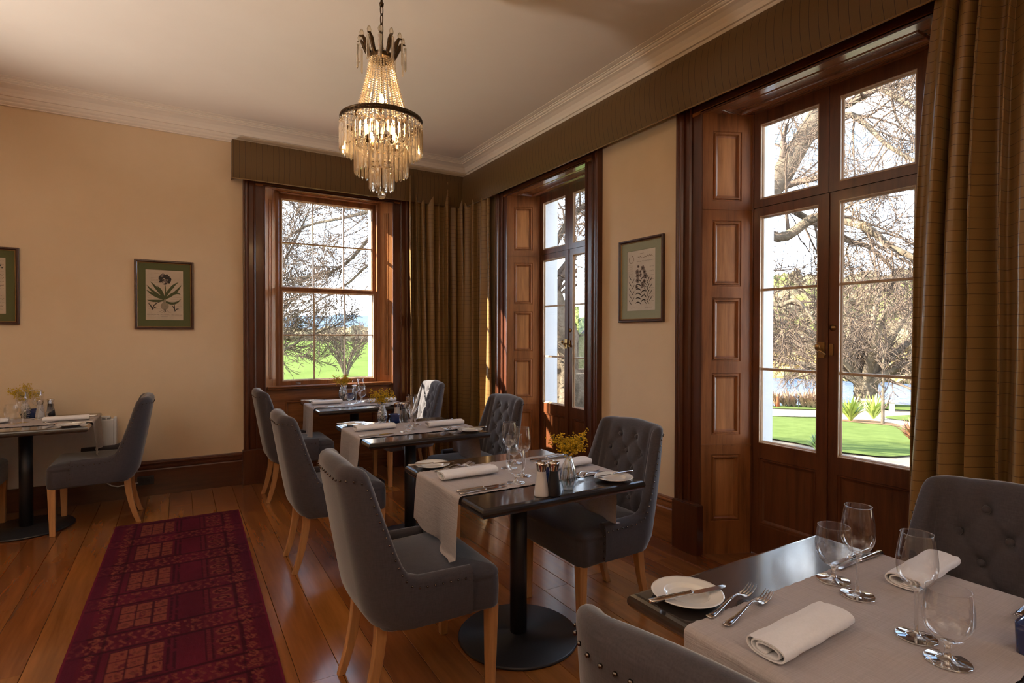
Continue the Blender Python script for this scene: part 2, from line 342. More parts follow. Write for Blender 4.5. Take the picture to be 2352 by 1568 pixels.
# baseboards
bp = [(0,.298),(.010,.298),(.014,.290),(.014,.284),(.020,.279),(.020,.270),(.012,.262),(.012,.252),(.022,.246),(.022,.232),(.017,.226),(.024,.216),(.024,.0),(0,0)]
def baseboard(name, segs, place, mat):
    mb = MB()
    for a, b in segs: mb.extrude(bp, lambda p: place(a, *p), lambda p: place(b, *p)); mb.add([place(b, *p) for p in bp], [tuple(range(len(bp)))]); mb.add([place(a, *p) for p in bp], [tuple(range(len(bp)))])
    return tag(mb.build(name, mat), kind='structure')
baseboard('baseboard_back', [(XL, WC-.81), (WC+.81, XR)], lambda a, d, z: (a, YB-d, z), MAHOG_SHADE['x'])
baseboard('baseboard_right', [(YF, D3-.81), (D3+.81, D2-.81), (D2+.81, D1-.81), (D1+.81, YB)], lambda a, d, z: (XR-d, a, z), MAHOG['y'])

# ------------------------------------------------------------------ joinery of doors and window (local x along the wall, y outward, z up)
cas = [(0,.30),(0,-.02),(.003,-.026),(.010,-.027),(.014,-.020),(.020,-.020),(.022,-.014),(.082,-.014),(.084,-.024),(.096,-.030),(.102,-.024),(.104,-.020),(.138,-.020),(.141,-.034),(.150,-.044),(.160,-.046),(.172,-.042),(.178,-.050),(.190,-.050),(.190,.01)]
def casing(parent, hw, zt, z0=0.0):
    """moulded architrave left, right and head, mitred"""
    pr2 = [(t, d) for t, d in cas[1:]]
    for s in (-1, 1):
        mb = MB().extrude(pr2, lambda p: (s*(hw+p[0]), p[1], z0), lambda p: (s*(hw+p[0]), p[1], zt+p[0]))
        mb.build('casing', MAHOG_SHADE['z'], parent)
        MB().box(s*(hw-.006), s*(hw+.20), .01, -.062, 0, .312).box(s*(hw-.004), s*(hw+.197), .01, -.056, .312, .318).build('plinth_block', MAHOG_SHADE['z'], parent, bevel=.003)
    MB().extrude(pr2, lambda p: (-(hw+p[0]), p[1], zt+p[0]), lambda p: (hw+p[0], p[1], zt+p[0])).build('head_casing', MAHOG_SHADE['x'], parent)
RP = [(.004, .006), (.010, .006), (.014, -.003), (.020, -.003), (.026, .010), (.036, .012)]     # recessed panel with bead
PAN = [(.210,.632), (.755,1.144), (1.218,1.617), (1.688,2.101), (2.223,2.656)]
def reveal(parent, hw0, w0, hw1, w1, zt):
    L = math.hypot(hw0-hw1, w1-w0); a = math.atan2(w1-w0, hw0-hw1)
    for s in (-1, 1):
        x0, x1 = (.066, L-.075) if s < 0 else (.075, L-.066)
        b = MB().face(0, L, 0, zt, 0, [(x0, x1, *p, RP, False) for p in PAN], .02)
        for z in (.690, 2.172): b.box(.004, L-.004, -.0035, .0, z-.005, z+.005)
        o = b.build('shutter_reveal', MAHOG['z'], parent, (-hw0, w0, 0) if s < 0 else (hw1, w1, 0), (0, 0, a if s < 0 else -a))
        for p in PAN:
            MB().face(x0+.036, x1-.036, p[0]+.036, p[1]-.036, .012, (), .006).build('reveal_panel', MAHOGP, o)
def soffit(parent, hw, w0, w1, z):
    MB().face(-hw, hw, -w1, -w0, 0, [(-hw+.17, hw-.17, -w1+.07, -w0-.07, RP, True)], .02).build('soffit', MAHOGS, parent, (0, 0, z), (PI/2, 0, 0))
GR = [(.004, .0), (.006, .008), (.012, .012), (.016, .020)]                              # glazing mould
def leaf(parent, x0, x1, gx0, gx1, y, handed):
    mat = MAHOG_BACKLIT
    zs = [.711, 1.172, 1.664, 2.122]
    b = MB().face(x0, x1, .012, 2.174, y, [(gx0, gx1, .20, .616, [(.004,.006),(.012,.006),(.018,.014),(.030,.020)], False), (gx0, gx1, .711, 2.122, GR, False, 1)], .045)
    o = b.build('door_leaf', [mat, BAR_LIT], parent)
    for z in zs[1:3]: MB().box(gx0+.012, gx1-.012, y+.010, y+.034, z-.008, z+.008).build('glazing_bar', BAR_LIT, o, bevel=.003)
    MB().face(gx0+.03, gx1-.03, .23, .586, y+.020, (), .012).build('bottom_panel', MAHOG_BACKLIT, o)
    for a, c in zip(zs[:-1], zs[1:]): MB().box(gx0+.010, gx1-.010, y+.021, y+.024, a+.004, c-.004).build('pane', PANE, o)
    f = MB().box(x0, x1, y+.012, y+.044, 2.170, 2.186).face(x0, x1, 2.178, 2.790, y, [(gx0, gx1, 2.225, 2.690, GR, False, 1)], .045).build('fanlight', [mat, BAR_LIT], parent)
    MB().box(gx0+.010, gx1-.010, y+.021, y+.024, 2.229, 2.686).build('pane', PANE, f)
    return o
def french_door(name, yc):
    r = empty(name, (XR, yc, 0), -PI/2, kind='structure')
    casing(r, .615, 2.76); reveal(r, .615, -.02, .475, .28, 2.78); soffit(r, .70, -.02, .30, 2.765)
    MB().box(-.62, .62, -.02, .48, -.02, .004).build('threshold', MAHOG['x'], r)
    MB().box(-.50, -.468, .275, .335, 0, 2.80).box(.468, .50, .275, .335, 0, 2.80).box(-.5, .5, .275, .335, 2.785, 2.82).build('door_frame', MAHOG_BACKLIT, r)
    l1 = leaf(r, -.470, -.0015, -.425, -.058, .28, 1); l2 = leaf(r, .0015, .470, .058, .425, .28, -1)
    MB().box(-.006, .006, .272, .28, .02, 2.172).build('meeting_bead', MAHOG_BACKLIT, r)
    # brass latch on the left leaf, escutcheon on the right leaf
    h = MB().box(-.052, -.012, .272, .281, 1.255, 1.345)
    h.tube([(-.032, .272, 1.30), (-.032, .240, 1.30)], .008, 8).ball((-.032, .232, 1.318), .017, 10, 6, sc=(.9, .6, 1.2)).tube([(-.032, .238, 1.30), (-.01, .236, 1.292), (.012, .238, 1.275)], [.009, .008, .006], 8)
    h.build('door_handle', BRASS, l1, bevel=.002)
    MB().box(.012, .034, .270, .281, 1.270, 1.335).build('latch_keeper', BRASS, l2, bevel=.002)
    e2 = MB(); e2.lathe([(0, 0), (.018, 0), (.018, .004), (.010, .008), (.006, .012), (0, .012)], 16); e2.build('escutcheon', BRASS, l2, (.03, .280, 1.425), (PI/2, 0, 0))
    return r
french_door('door_2', D2); french_door('door_1', D1); french_door('door_3', D3)

# sash window in the back wall
win = empty('window_1', (WC, YB, 0), 0, kind='structure')
casing(win, .615, 2.76)
def pilaster(parent, s):
    L = math.hypot(.105, .11); a = math.atan2(.11, .105); n = 3; p = [(0, 0)]; c0 = .040; wf = .013; gap = .007
    for i in range(n):
        xx = c0+i*(wf+gap); p += [(xx, 0)]+[(xx+wf*(1-math.cos(PI*k/6))/2, .008*math.sin(PI*k/6)) for k in range(1, 6)]+[(xx+wf, 0)]
    p += [(L, 0)]
    if s > 0: p = [(L-x_, y_) for x_, y_ in p[::-1]]
    mb = MB().extrude(p, lambda q: (q[0], q[1], .955), lambda q: (q[0], q[1], 2.66)); x0 = 0
    mb.box(0, L, 0, .012, .87, .955).box(0, L, 0, .012, 2.66, 2.78)
    mb.build('pilaster', MAHOGP, parent, (-.615, -.02, 0) if s < 0 else (.51, .09, 0), (0, 0, a if s < 0 else -a))
pilaster(win, -1); pilaster(win, 1)
soffit(win, .70, -.02, .16, 2.765)
MB().box(-.53, -.482, .088, .20, .86, 2.80).box(.482, .53, .088, .20, .86, 2.80).box(-.53, .53, .088, .20, 2.755, 2.82).build('window_frame', MAHOG['z'], win, bevel=.004)
MB().box(-.60, .60, -.028, .20, .872, .888).box(-.60, .60, -.018, .10, .858, .872).build('window_sill', MAHOG['x'], win, bevel=.005)
MB().face(-.62, .62, 0, .860, .03, [(-.44, .44, .13, .745, RP, True)], .03).build('apron_panel', MAHOG['x'], win)
def sash(parent, z0, z1, y, zb, zt, zm, lab):
    g = MB().face(-.484, .484, z0, z1, y, [(-.452, .452, zb, zt, GR, False, 1)], .04)
    o = g.build('sash', [MAHOG['z'], BAR_LIT], parent)
    for xx in (-.152, .152): MB().box(xx-.0075, xx+.0075, y+.010, y+.034, zb, zt).build('glazing_bar', BAR_LIT, o, bevel=.003)
    MB().box(-.452, .452, y+.010, y+.034, zm-.0075, zm+.0075).build('glazing_bar', BAR_LIT, o, bevel=.003)
    for xa, xb in ((-.446, -.152), (-.152, .152), (.152, .446)):
        for a, b in ((zb, zm), (zm, zt)): MB().box(xa+.005, xb-.005, y+.022, y+.025, a+.005, b-.005).build('pane', PANE, o)
    return o
sl = sash(win, .868, 1.842, .100, .925, 1.808, 1.377, 'lower'); sash(win, 1.800, 2.765, .146, 1.842, 2.712, 2.285, 'upper')
MB().box(-.33, -.285, .088, .101, .893, .899).box(-.325, -.29, .080, .100, .899, .905).box(-.33, -.285, .092, .101, .906, .911).build('sash_lift', CHROME, sl, bevel=.001)

# ------------------------------------------------------------------ valances
vp = [(.115,3.128),(.132,3.095),(.146,3.04),(.150,2.97),(.146,2.90),(.136,2.84),(.122,2.795),(.118,2.785)]
def valance(name, label, fa, fb, mat, end):
    r = empty(name, (0, 0, 0), 0, label, 'valance')
    mb = MB(); a = [fa(p) for p in vp]; b = [fb(p) for p in vp]; mb.loft([a, b], False, False, False)
    bk = [fa((.108, vp[i][1])) if 0 else None for i in range(0)]
    mb.build('fabric_face', mat, r)
    MB().tube([fa((.118, 2.783)), fb((.118, 2.783))], .0045, 6).build('piping', CURT, r)
    if end:
        e_ = [fa(p) for p in vp]+[fa((0, 2.785)), fa((0, 3.128))]
        MB().add(e_, [tuple(range(len(e_)))]).build('end_return', mat, r)
    return r
valance('valance', 'striped brown pelmet over the sash window', lambda p: (.41, YB-p[0], p[1]), lambda p: (XR-p[0]-.0, YB-p[0], p[1]), VALB, True)
valance('valance', 'long striped brown pelmet running above both French doors', lambda p: (XR-p[0], YB-p[0], p[1]), lambda p: (XR-p[0], -.6, p[1]), VALR, False)

# ------------------------------------------------------------------ curtains
def curtain(label, fn, nu, nv=60, name='curtain'):
    P, F = gridmesh(nu, nv, fn); o = npmesh(name, P, F, CURT); sm = o.modifiers.new('thickness', 'SOLIDIFY'); sm.thickness = .004
    tag(o, label, 'curtain', 'gold-brown checked curtains'); return o
def folds(U, V, n, amp, seed, top=.55):
    r = np.random.default_rng(seed); z = 0; a = amp*(top+(1-top)*(1-V)**.7)
    Uw = U+.012*np.sin(7*U+3*V+seed)+.010*np.sin(19*U-2*V)*(1-V)
    for i, (k, w) in enumerate(((n, 1), (n*.53, .45), (n*1.7, .22))):
        ph = r.random()*6; z = z+w*np.sin(2*PI*k*Uw+ph+.55*np.sin(3.1*V*(.4+r.random())+r.random()*6)*(1-V*.4))
    return a*z
def c_back(U, V):     # V=1 top
    z = .015+V*3.02; w0 = 2.035+.035*np.sin(3*V+.5)*(1-V)+.02*V
    x_ = w0+(2.71-w0)*U; d = folds(U, V, 7.6, .046, 3)
    return x_+.012*np.sin(60*U+2*V), YB-.105-d*1.0-.065*np.exp(-U/.05), z
def c_side(U, V):
    z = .015+V*3.02; y0 = 5.56; y1 = 4.985-.03*(1-V)-.02*np.sin(2.5*V); y_ = y0+(y1-y0)*U
    return XR-.095-folds(U, V, 6.4, .040, 8), y_+.012*np.sin(50*U+V), z
def c_near(U, V):
    z = .015+V*3.02; y0 = 1.140-.105*np.clip((V-.55)/.45, 0, 1)**1.4+.008*np.sin(9*V); y1 = .28
    y_ = y0+(y1-y0)*U+.020*np.sin(2*PI*8.3*U+2.0*V)*(1-.3*V)
    return XR-.115-folds(U, V, 11.0, .048, 21, .6), y_, z
curtain('corner curtain hanging beside the sash window', c_back, 260)
curtain('corner curtain hanging against the frame of the far French door', c_side, 240)
curtain('full height curtain covering the edge of the near French door', c_near, 320)

# ------------------------------------------------------------------ runner rug
def rug():
    Wd, L = .79, 6.3; nu, nv = 131, 720
    x_ = np.linspace(-Wd/2, Wd/2, nu); y_ = np.linspace(0, L, nv); X, Y = np.meshgrid(x_, y_, indexing='ij')
    r = np.random.default_rng(2)
    def vn(fx, fy, s):
        g = np.random.default_rng(s).random((int(fx)+3, int(fy)+3)); a = (X/Wd+.5)*fx; b = Y/L*fy; i = a.astype(int); j = b.astype(int); u = a-i; v = b-j
        u = u*u*(3-2*u); v = v*v*(3-2*v)
        return g[i, j]*(1-u)*(1-v)+g[i+1, j]*u*(1-v)+g[i, j+1]*(1-u)*v+g[i+1, j+1]*u*v
    base = np.zeros(X.shape+(3,)); base[:] = (.105, .008, .023)
    big = vn(5, 14, 1)[..., None]; base = base*(.72+.6*big)
    dark = np.array((.022, .004, .010)); tan = np.array((.30, .085, .048)); rose = np.array((.15, .022, .028))
    er = vn(60, 480, 5); er2 = vn(14, 60, 9); P_ = .46; t = ((Y+.12) % P_)/P_; u = X/Wd+.5
    def put(mask, c, a): base[mask] = base[mask]*(1-a)+c*a
    bord = (u < .075) | (u > .925) | (Y < .05)
    # cross bands: dark line, motif row, dark line
    put((np.abs(t-.03) < .018) | (np.abs(t-.36) < .016), dark, .75)
    band = (t > .05) & (t < .34)
    st = (np.abs(((u*9) % 1)-.5)+np.abs((t-.195)/.29)*1.0)
    put(band & (st < .42) & (st > .26) & (er > .35), tan, .55); put(band & (st < .14), dark, .6)
    zig = np.abs(((u*26+np.floor(t*20)) % 1)-.5); put(band & (np.abs(np.abs(t-.195)-.11) < .022) & (zig < .27) & (er > .3), tan, .6)
    put(band & (er2 > .62) & (er > .5), rose, .5)
    fld = (t >= .38)
    # left tan blocks
    cu, ct = ((u-.20)/.088), ((t-.40)/.185)
    blk = fld & (u > .20) & (u < .46) & (t > .40) & (t < .97)
    put(blk, rose, .55); put(blk & ((cu % 1) > .13) & ((ct % 1) > .12) & (er > .22), tan, .62); put(blk & (((cu % 1) < .1) | ((ct % 1) < .09)), dark, .7)
    put(blk & (np.abs((cu % 1)-.55)+np.abs((ct % 1)-.55) < .28) & (er > .55), dark, .35)
    # lines and plain middle
    for c in (.48, .51, .66, .695): put(fld & (np.abs(u-c) < .006) & (er > .25), dark, .7)
    put(fld & (np.abs(u-.68) < .012) & (((t*22) % 1) > .4), rose, .7)
    # right lattice of rosettes
    lat = fld & (u > .70) & (u < .84); a, b = (u-.70)/.14, (t-.39)/.2
    rr = np.hypot((a % 1)-.5, ((b % 1)-.5)*1.1); put(lat, rose, .25); put(lat & (np.abs(rr-.36) < .07) & (er > .3), tan, .55); put(lat & (rr < .16) & (er > .3), tan, .55); put(lat & (np.abs(rr-.24) < .05), dark, .6)
    put(fld & (np.abs(u-.85) < .006), dark, .7)
    # speckled side borders
    for c in (.12, .885): 
        s_ = (np.abs(u-c) < .035); m_ = np.abs((((Y/.075) % 1)-.5))+np.abs((u-c)/.075); put(s_ & (m_ < .40) & (m_ > .22) & (er > .3), tan, .6); put(s_ & (m_ < .12), tan, .5); put(s_ & (er > .82), tan, .4); put(s_ & (er < .2), dark, .5)
    put((np.abs(u-.165) < .005) | (np.abs(u-.838) < .004), dark, .6)
    base[bord] = base[bord]*.35+np.array((.085, .008, .026))*.65
    put((u < .012) | (u > .988), np.array((.17, .012, .035)), .8)
    P = np.stack([X, -Y, .006+.0012*vn(30, 200, 3)], -1).reshape(-1, 3)
    i, j = np.meshgrid(np.arange(nu-1), np.arange(nv-1), indexing='ij'); a = (i*nv+j).ravel(); F = np.stack([a, a+1, a+nv+1, a+nv], 1)
    o = npmesh('rug', P, F, RUGM); at = o.data.color_attributes.new('pattern', 'FLOAT_COLOR', 'POINT')
    at.data.foreach_set('color', np.concatenate([base.reshape(-1, 3), np.ones((nu*nv, 1))], 1).astype(np.float32).ravel())
    o.location = (0.0, 4.82, 0); o.rotation_euler = (0, 0, math.radians(.9)) if 0 else (0, 0, math.radians(-.9))
    MB().box(-Wd/2, Wd/2, -L, 0, .0005, .0055).build('backing', plain('rug_backing', (.03, .005, .01), .9), o)
    return tag(o, 'dark red patterned runner rug along the floorboards', 'rug')
rug()
# ------------------------------------------------------------------ upholstered scoop-back chair (front = +x)
CH_N = (34, 20, 7)
def chair_columns():
    """plan curve of the shell from one arm front round the back to the other: (x, y, top height, nx, ny)"""
    nb, nc, na = CH_N; half = []
    for k in range(nb//2+1):
        y = .13*k/(nb/2); half.append((-.25-.006*math.cos(PI/2*y/.13), y))
    for k in range(1, nc+1):
        a = math.radians(float(np.interp(k, (0, 4, 14, 20), (90, 42, 12, 0)))); half.append((-.10-.15*math.sin(a), .13+.138*math.cos(a)))
    for k in range(1, na+1): half.append((-.10+.24*k/na, .268+.006*k/na))
    H = np.array([(-.40, .930), (-.25, .922), (-.215, .918), (-.190, .912), (-.178, .900), (-.171, .875), (-.166, .825), (-.150, .713), (-.132, .614), (-.117, .560), (-.100, .530), (-.085, .518), (-.060, .514), (.14, .510)])
    out = []
    for i, (x, y) in enumerate(half):
        if i <= nb//2: h = .922+.008*math.cos(PI/2*y/.13)
        else: h = float(np.interp(x, H[:, 0], H[:, 1]))
        out.append((x, y, h))
    full = [(x, -y, h) for x, y, h in out[:0:-1]]+out
    P = np.array(full); T = np.gradient(P[:, :2], axis=0); T /= np.linalg.norm(T, axis=1)[:, None]
    N = np.stack([-T[:, 1], T[:, 0]], 1)          # pointing inward
    c = np.array([0, 0]); s = np.sign(((c-P[:, :2])*N).sum(1)); N *= s[:, None]
    return P, N
def chair_place(bx, by, z):
    """lean and taper of the shell with height"""
    zz = max(z-.43, 0); q_ = min(max(-bx/.2, 0), 1); back = q_*q_*(3-2*q_)
    x = bx-back*(.17*zz+.03*zz*zz); lo = max(.43-z, 0); x += back*lo*lo*4.2
    return x, by*(1-.30*zz*zz)*(1-lo*lo*1.2)
BUT = [(.845, (-.065, .065)), (.765, (-.13, 0, .13)), (.685, (-.065, .065)), (.605, (-.135, 0, .135)), (.535, (-.065, .065))]
BUT_YZ = [(y, z) for z, ys in BUT for y in ys]
def tuft(y, z):
    d = 0.0
    for by, bz in BUT_YZ: d -= .017*math.exp(-((y-by)**2+(z-bz)**2)/(2*.017**2))
    # creases on the diagonals between buttons
    for by, bz in BUT_YZ:
        for sy in (-1, 1):
            vy, vz = sy*.065, -.08; t = ((y-by)*vy+(z-bz)*vz)/(vy*vy+vz*vz)
            if 0 <= t <= 1:
                q = abs((y-by)*vz-(z-bz)*vy)/math.hypot(vy, vz); d -= .006*math.exp(-(q/.006)**2)
    return d
def chair_shell():
    P, N = chair_columns(); rings = []; nO, nR, nI = 12, 7, 34
    for (bx, by, h), (nx, ny) in zip(P, N):
        w = min(max((h-.56)/.3, 0), 1); th = .048+(.004+.032*min(max((.245-abs(by))/.10, 0), 1))*w+0*min(max((.235-abs(by))/.09, 0), 1); r = th/2; ring = []
        zb = .335
        for k in range(nO):
            z = zb+(h-r-zb)*k/(nO-1); x, y = chair_place(bx, by, z); bul = .004*math.sin(PI*k/(nO-1)); ring.append((x-nx*bul, y-ny*bul, z))
        for k in range(1, nR):
            a = PI*k/nR; z = h-r+r*math.sin(a)*1.05; off = r-r*math.cos(a); x, y = chair_place(bx, by, h-r); over = .006*math.sin(a)*w
            ring.append((x+nx*off-nx*over, y+ny*off-ny*over, z))
        for k in range(nI):
            z = h-r+(.40-h+r)*k/(nI-1); x, y = chair_place(bx, by, z); off = th; yy = by
            if w > .2:
                off += w*(.010*math.sin(PI*min(max((z-.45)/(h-.47), 0), 1))+tuft(by, z)*min(1, max(0, (.245-abs(by))/.03)))
            ring.append((x+nx*off, y+ny*off, z))
        rings.append(ring)
    mb = MB(); mb.loft(rings, False); n = len(rings[0])
    for ring, fl in ((rings[0], 1), (rings[-1], 0)):      # arm fronts
        c = np.mean(ring, 0); c = (c[0]+.004, c[1], c[2]); v = [tuple(c)]+ring; f = [(0, i+1, i+2) if fl else (0, i+2, i+1) for i in range(n-1)]; mb.add(v, f)
    mb.add([rings[j][0] for j in range(len(rings))]+[rings[j][-1] for j in range(len(rings))], [(j, j+1, len(rings)+j+1, len(rings)+j) for j in range(len(rings)-1)])
    return mb, P, N
def chair_seat():
    mb = MB(); L = []; n = 9
    def ring(ins, z, cr=0):
        o = []; x0, x1 = -.19, .275; y0f, yb = .262, .232; r = .045
        pts = []
        for cx, cy_, a0 in ((x1-r, y0f-r, 0), (x0+r, yb-r, 90), (x0+r, -yb+r, 180), (x1-r, -y0f+r, 270)):
            for k in range(n+1):
                a = math.radians(a0+90*k/n); pts.append((cx+(r-min(ins, r*.9))*math.cos(a), cy_+(r-min(ins, r*.9))*math.sin(a), z))
        if ins > r*.9:
            s = 1-(ins-r*.9)/.26; pts = [(.04+(x-.04)*s, y*s, z) for x, y, z in pts]
        return pts
    for ins, z in ((.012, .322), (.003, .328), (0, .336), (-.002, .40), (0, .437), (.002, .446), (-.001, .451), (.003, .464), (.013, .476), (.03, .484), (.06, .489), (.10, .4925), (.16, .494), (.22, .495)): L.append(ring(ins, z))
    mb.loft(L, True, True, True); return mb
def chair_leg(x, y, rear):
    mb = MB(); R_ = []; n = 7
    for k in range(n):
        t = k/(n-1); z = .33*(1-t)
        if rear: cx, s = x-.012*t-.055*t*t, .021-.006*t
        else: cx, s = x-.004*t, .0225-.0065*t
        R_.append([(cx-s, y-s, z), (cx+s, y-s, z), (cx+s, y+s, z), (cx-s, y+s, z)])
    mb.loft(R_, True, True, True, 0, False); return mb
def make_chair():
    r = empty('dining_chair'); mb, P, N = chair_shell(); mb.build('backrest', CHAIRF, r); chair_seat().build('seat', CHAIRF, r)
    for y in (-.225, .225): chair_leg(.245, y, False).build('leg', OAK, r, bevel=.003)
    for y in (-.155, .155): chair_leg(-.175, y, True).build('leg', OAK, r, bevel=.003)
    st = MB(); acc = 0; last = None                       # nailheads just under the rim, outside
    for (bx, by, h), (nx, ny) in zip(P, N):
        w = min(max((h-.56)/.3, 0), 1); rr = .024+(.002+.016*min(max((.245-abs(by))/.10, 0), 1))*w+0*min(max((.235-abs(by))/.09, 0), 1); x, y = chair_place(bx, by, h-rr-.012); p = np.array((x-nx*.003, y-ny*.003, h-rr-.012))
        if last is not None:
            d = np.linalg.norm(p-last); acc += d
            while acc > .030:
                acc -= .030; q = p-(p-last)*(acc/max(d, 1e-6)); st.ball(tuple(q), .0045, 6, 4)
        last = p
    for sgn in (-1, 1):
        for z in (.35, .385, .42, .455, .485): st.ball((.1415, sgn*.268, z), .005, 6, 4)
    tag(st.build('nailhead_trim', STUD, r), kind='stuff')
    bm = MB(); bm.lathe([(.0, .008), (.006, .0075), (.011, .005), (.0125, .001), (.011, -.003)], 12, cap0=False); me = bm.mesh('button', CHAIRF)
    for y, z in BUT_YZ:
        if abs(y) > .14: continue
        i = int(np.argmin(np.abs(P[:, 1]-y)+(P[:, 0] > -.15)*9)); bx, by, h = P[i]; nx, ny = N[i]; x, yy = chair_place(bx, y, z)
        o = bpy.data.objects.new('button', me); COL.objects.link(o); o.parent = r; off = .080+.010-.015
        o.location = (x+off, yy, z); o.rotation_euler = (0, PI/2-.12, 0)
    return r
chair0 = make_chair()
# ------------------------------------------------------------------ pedestal table
TZ = .750
def table_top_mesh():
    mb = MB(); a = .40; prof = [(.028, -.038), (.020, -.040), (.010, -.037), (.002, -.028), (0, -.020), (.001, -.012), (.005, -.005), (.012, -.001), (.018, 0)]
    mb.loft([[(-a+i, -a+i, TZ+z), (a-i, -a+i, TZ+z), (a-i, a-i, TZ+z), (-a+i, a-i, TZ+z)] for i, z in prof], True, True, True, 0, False); return mb
def make_table():
    r = empty('pedestal_table'); table_top_mesh().build('tabletop', BLACKW, r)
    MB().lathe([(.039, .014), (.039, TZ-.055)], 28, cap0=True, cap1=True).build('column', BLACKM, r)
    MB().lathe([(.268, 0), (.275, .004), (.275, .010), (.270, .015), (.05, .019), (.045, .024), (.0, .024)], 64, cap0=True).build('base_disc', BLACKM, r)
    MB().box(-.17, .17, -.022, .022, TZ-.058, TZ-.041).box(-.022, .022, -.17, .17, TZ-.058, TZ-.041).build('support_bracket', BLACKM, r, bevel=.003)
    return r
table0 = make_table()
T = {1: (1.33, 2.145), 2: (1.335, 3.545), 3: (1.375, 5.085), 4: (1.335, .605), 5: (-.935, 5.12)}
TN = {1: 'the middle table', 2: 'the second table from the window', 3: 'the table under the window', 4: 'the nearest table', 5: 'the table by the heater'}
for i in (1, 2, 3, 4, 5):
    o = table0 if i == 1 else copy_tree(table0); o.location = (*T[i], 0)
    tag(o, {1: 'square black pedestal table in the middle of the row', 2: 'square black pedestal table second from the sash window', 3: 'square black pedestal table under the sash window', 4: 'nearest square black table, its front cut off by the frame', 5: 'square black pedestal table by the white wall heater'}[i], 'table', 'square black dining tables')
SD = {(1, 0): 'rug', (1, 1): 'door'}
CHAIRS = [((.800, 2.115), 0, 'grey chair seen from behind at the rug side of the middle table'), ((1.815, 2.215), 180, 'grey buttoned chair facing the room at the middle table'),
    ((.805, 3.515), 0, 'grey chair seen from behind at the second table from the sash window'), ((1.845, 3.60), 180, 'grey buttoned chair before the far French door at the second table'),
    ((.86, 5.06), 0, 'grey chair with its back to us at the table under the sash window'), ((1.88, 5.085), 180, 'pale buttoned chair before the corner curtains'),
    ((.908, .600), 12, 'grey chair in the foreground showing only its rolled top and nailheads'), ((1.875, .635), 180, 'dark buttoned chair in front of the near full height curtain'),
    ((-.505, 5.06), 180, 'grey chair in side view between the white heater and the rug'), ((-1.345, 5.10), 0, 'grey chair cut by the left edge at the table by the heater')]
for i, (p, a, lab) in enumerate(CHAIRS):
    o = chair0 if i == 0 else copy_tree(chair0); o.location = (*p, 0); o.rotation_euler = (0, 0, math.radians(a)); tag(o, lab, 'chair', 'grey upholstered dining chairs')

# ------------------------------------------------------------------ table linen
def runner(i, yo, drops):
    """linen strip along x over both table edges; drops = ((front, back) left, (front, back) right): lengths at the -y and +y corner"""
    cx, cy_ = T[i]; hw = .222; nu, nv = 240, 64; r = np.random.default_rng(40+i); ph = r.random(8)*6
    def fn(U, V):
        y = (V-.5)*2*hw; dl = drops[0][0]+(drops[0][1]-drops[0][0])*V; dr = drops[1][0]+(drops[1][1]-drops[1][0])*V
        s = -.40-dl+(.80+dl+dr)*U; sg = np.sign(s); over = np.maximum(np.abs(s)-.392, 0); rc = .012
        a = np.minimum(over/rc, PI/2); x = np.minimum(np.abs(s), .392)+rc*np.sin(a); z = TZ+.0022-rc*(1-np.cos(a)); dn = np.maximum(over-rc*PI/2, 0)
        vmax = TZ-.012-.506; v_ = np.minimum(dn, vmax); z = z-v_; lay = np.maximum(dn-vmax, 0)
        x = x+.016*np.sin(y*13+ph[0]+sg)*(v_/.25)+.012*np.sin(y*31+ph[1])*(v_/.25)**2+.010*v_/.25+lay*.9
        edge = np.exp(-(hw-np.abs(y))/.014); flat = (over <= 0)
        fr = .0009*edge*(1+np.sin(s*230+4*np.sin(s*37+ph[2])))*np.exp(-dn/.4); z = z+fr*np.where(flat, 1, .3)
        wr = .0012*np.sin(s*46+y*17+ph[3])*np.sin(y*38+ph[4])+.0006*np.sin(s*110+ph[5]); z = z+np.maximum(wr, 0)*flat
        y2 = y+.0007*np.sin(s*120+ph[6])*edge-sg*np.sign(y)*0; y2 = y2*(1-.05*(v_/.25)*np.sin(ph[7]))
        return cx+sg*x, cy_+yo+y2, z
    P, F = gridmesh(nu, nv, fn); o = npmesh('table_runner', P, F, RUNNER)
    tag(o, f'taupe linen runner laid across {TN[i]}', 'table runner', 'taupe linen runners')
runner(1, .01, ((.275, .205), (.275, .245))); runner(2, .0, ((.250, .245), (.285, .265))); runner(3, .0, ((.255, .240), (.245, .24))); runner(4, -.005, ((.25, .24), (.245, .25))); runner(5, .03, ((.245, .24), (.250, .245)))
def napkin_mesh():
    mb = MB(); L = .262; turns = 2.35; n = 64; t_ = .0016; A = []; B = []
    for k in range(n+1):
        q = k/n; a = -PI/2+q*turns*2*PI; s = .42+.58*q; w, h = .043*s, .0175*s
        x = w*math.copysign(abs(math.cos(a))**.8, math.cos(a)); z = h*math.copysign(abs(math.sin(a))**.85, math.sin(a)); A.append((x*(1+t_/w), z*(1+t_/h))); B.append((x*(1-t_/w), z*(1-t_/h)))
    A.append((A[-1][0]*.55, A[-1][1]-.001)); B.append((B[-1][0]*.55, B[-1][1]+.002))
    loop = A+B[::-1]; m = len(loop); R_ = []
    for j in range(9):
        u = (j/8-.5)*L; sk = 1+.03*math.sin(j*2.1); R_.append([(u+.010*z/.02*0, x*sk, z*sk+.0215) for x, z in loop])
    mb.loft(R_, True); nA = len(A)
    for ring in (R_[0], R_[-1]): mb.add(ring, [(k, k+1, m-2-k, m-1-k) for k in range(nA-1)])
    return mb.mesh('napkin', NAPK)
NAPM = napkin_mesh()
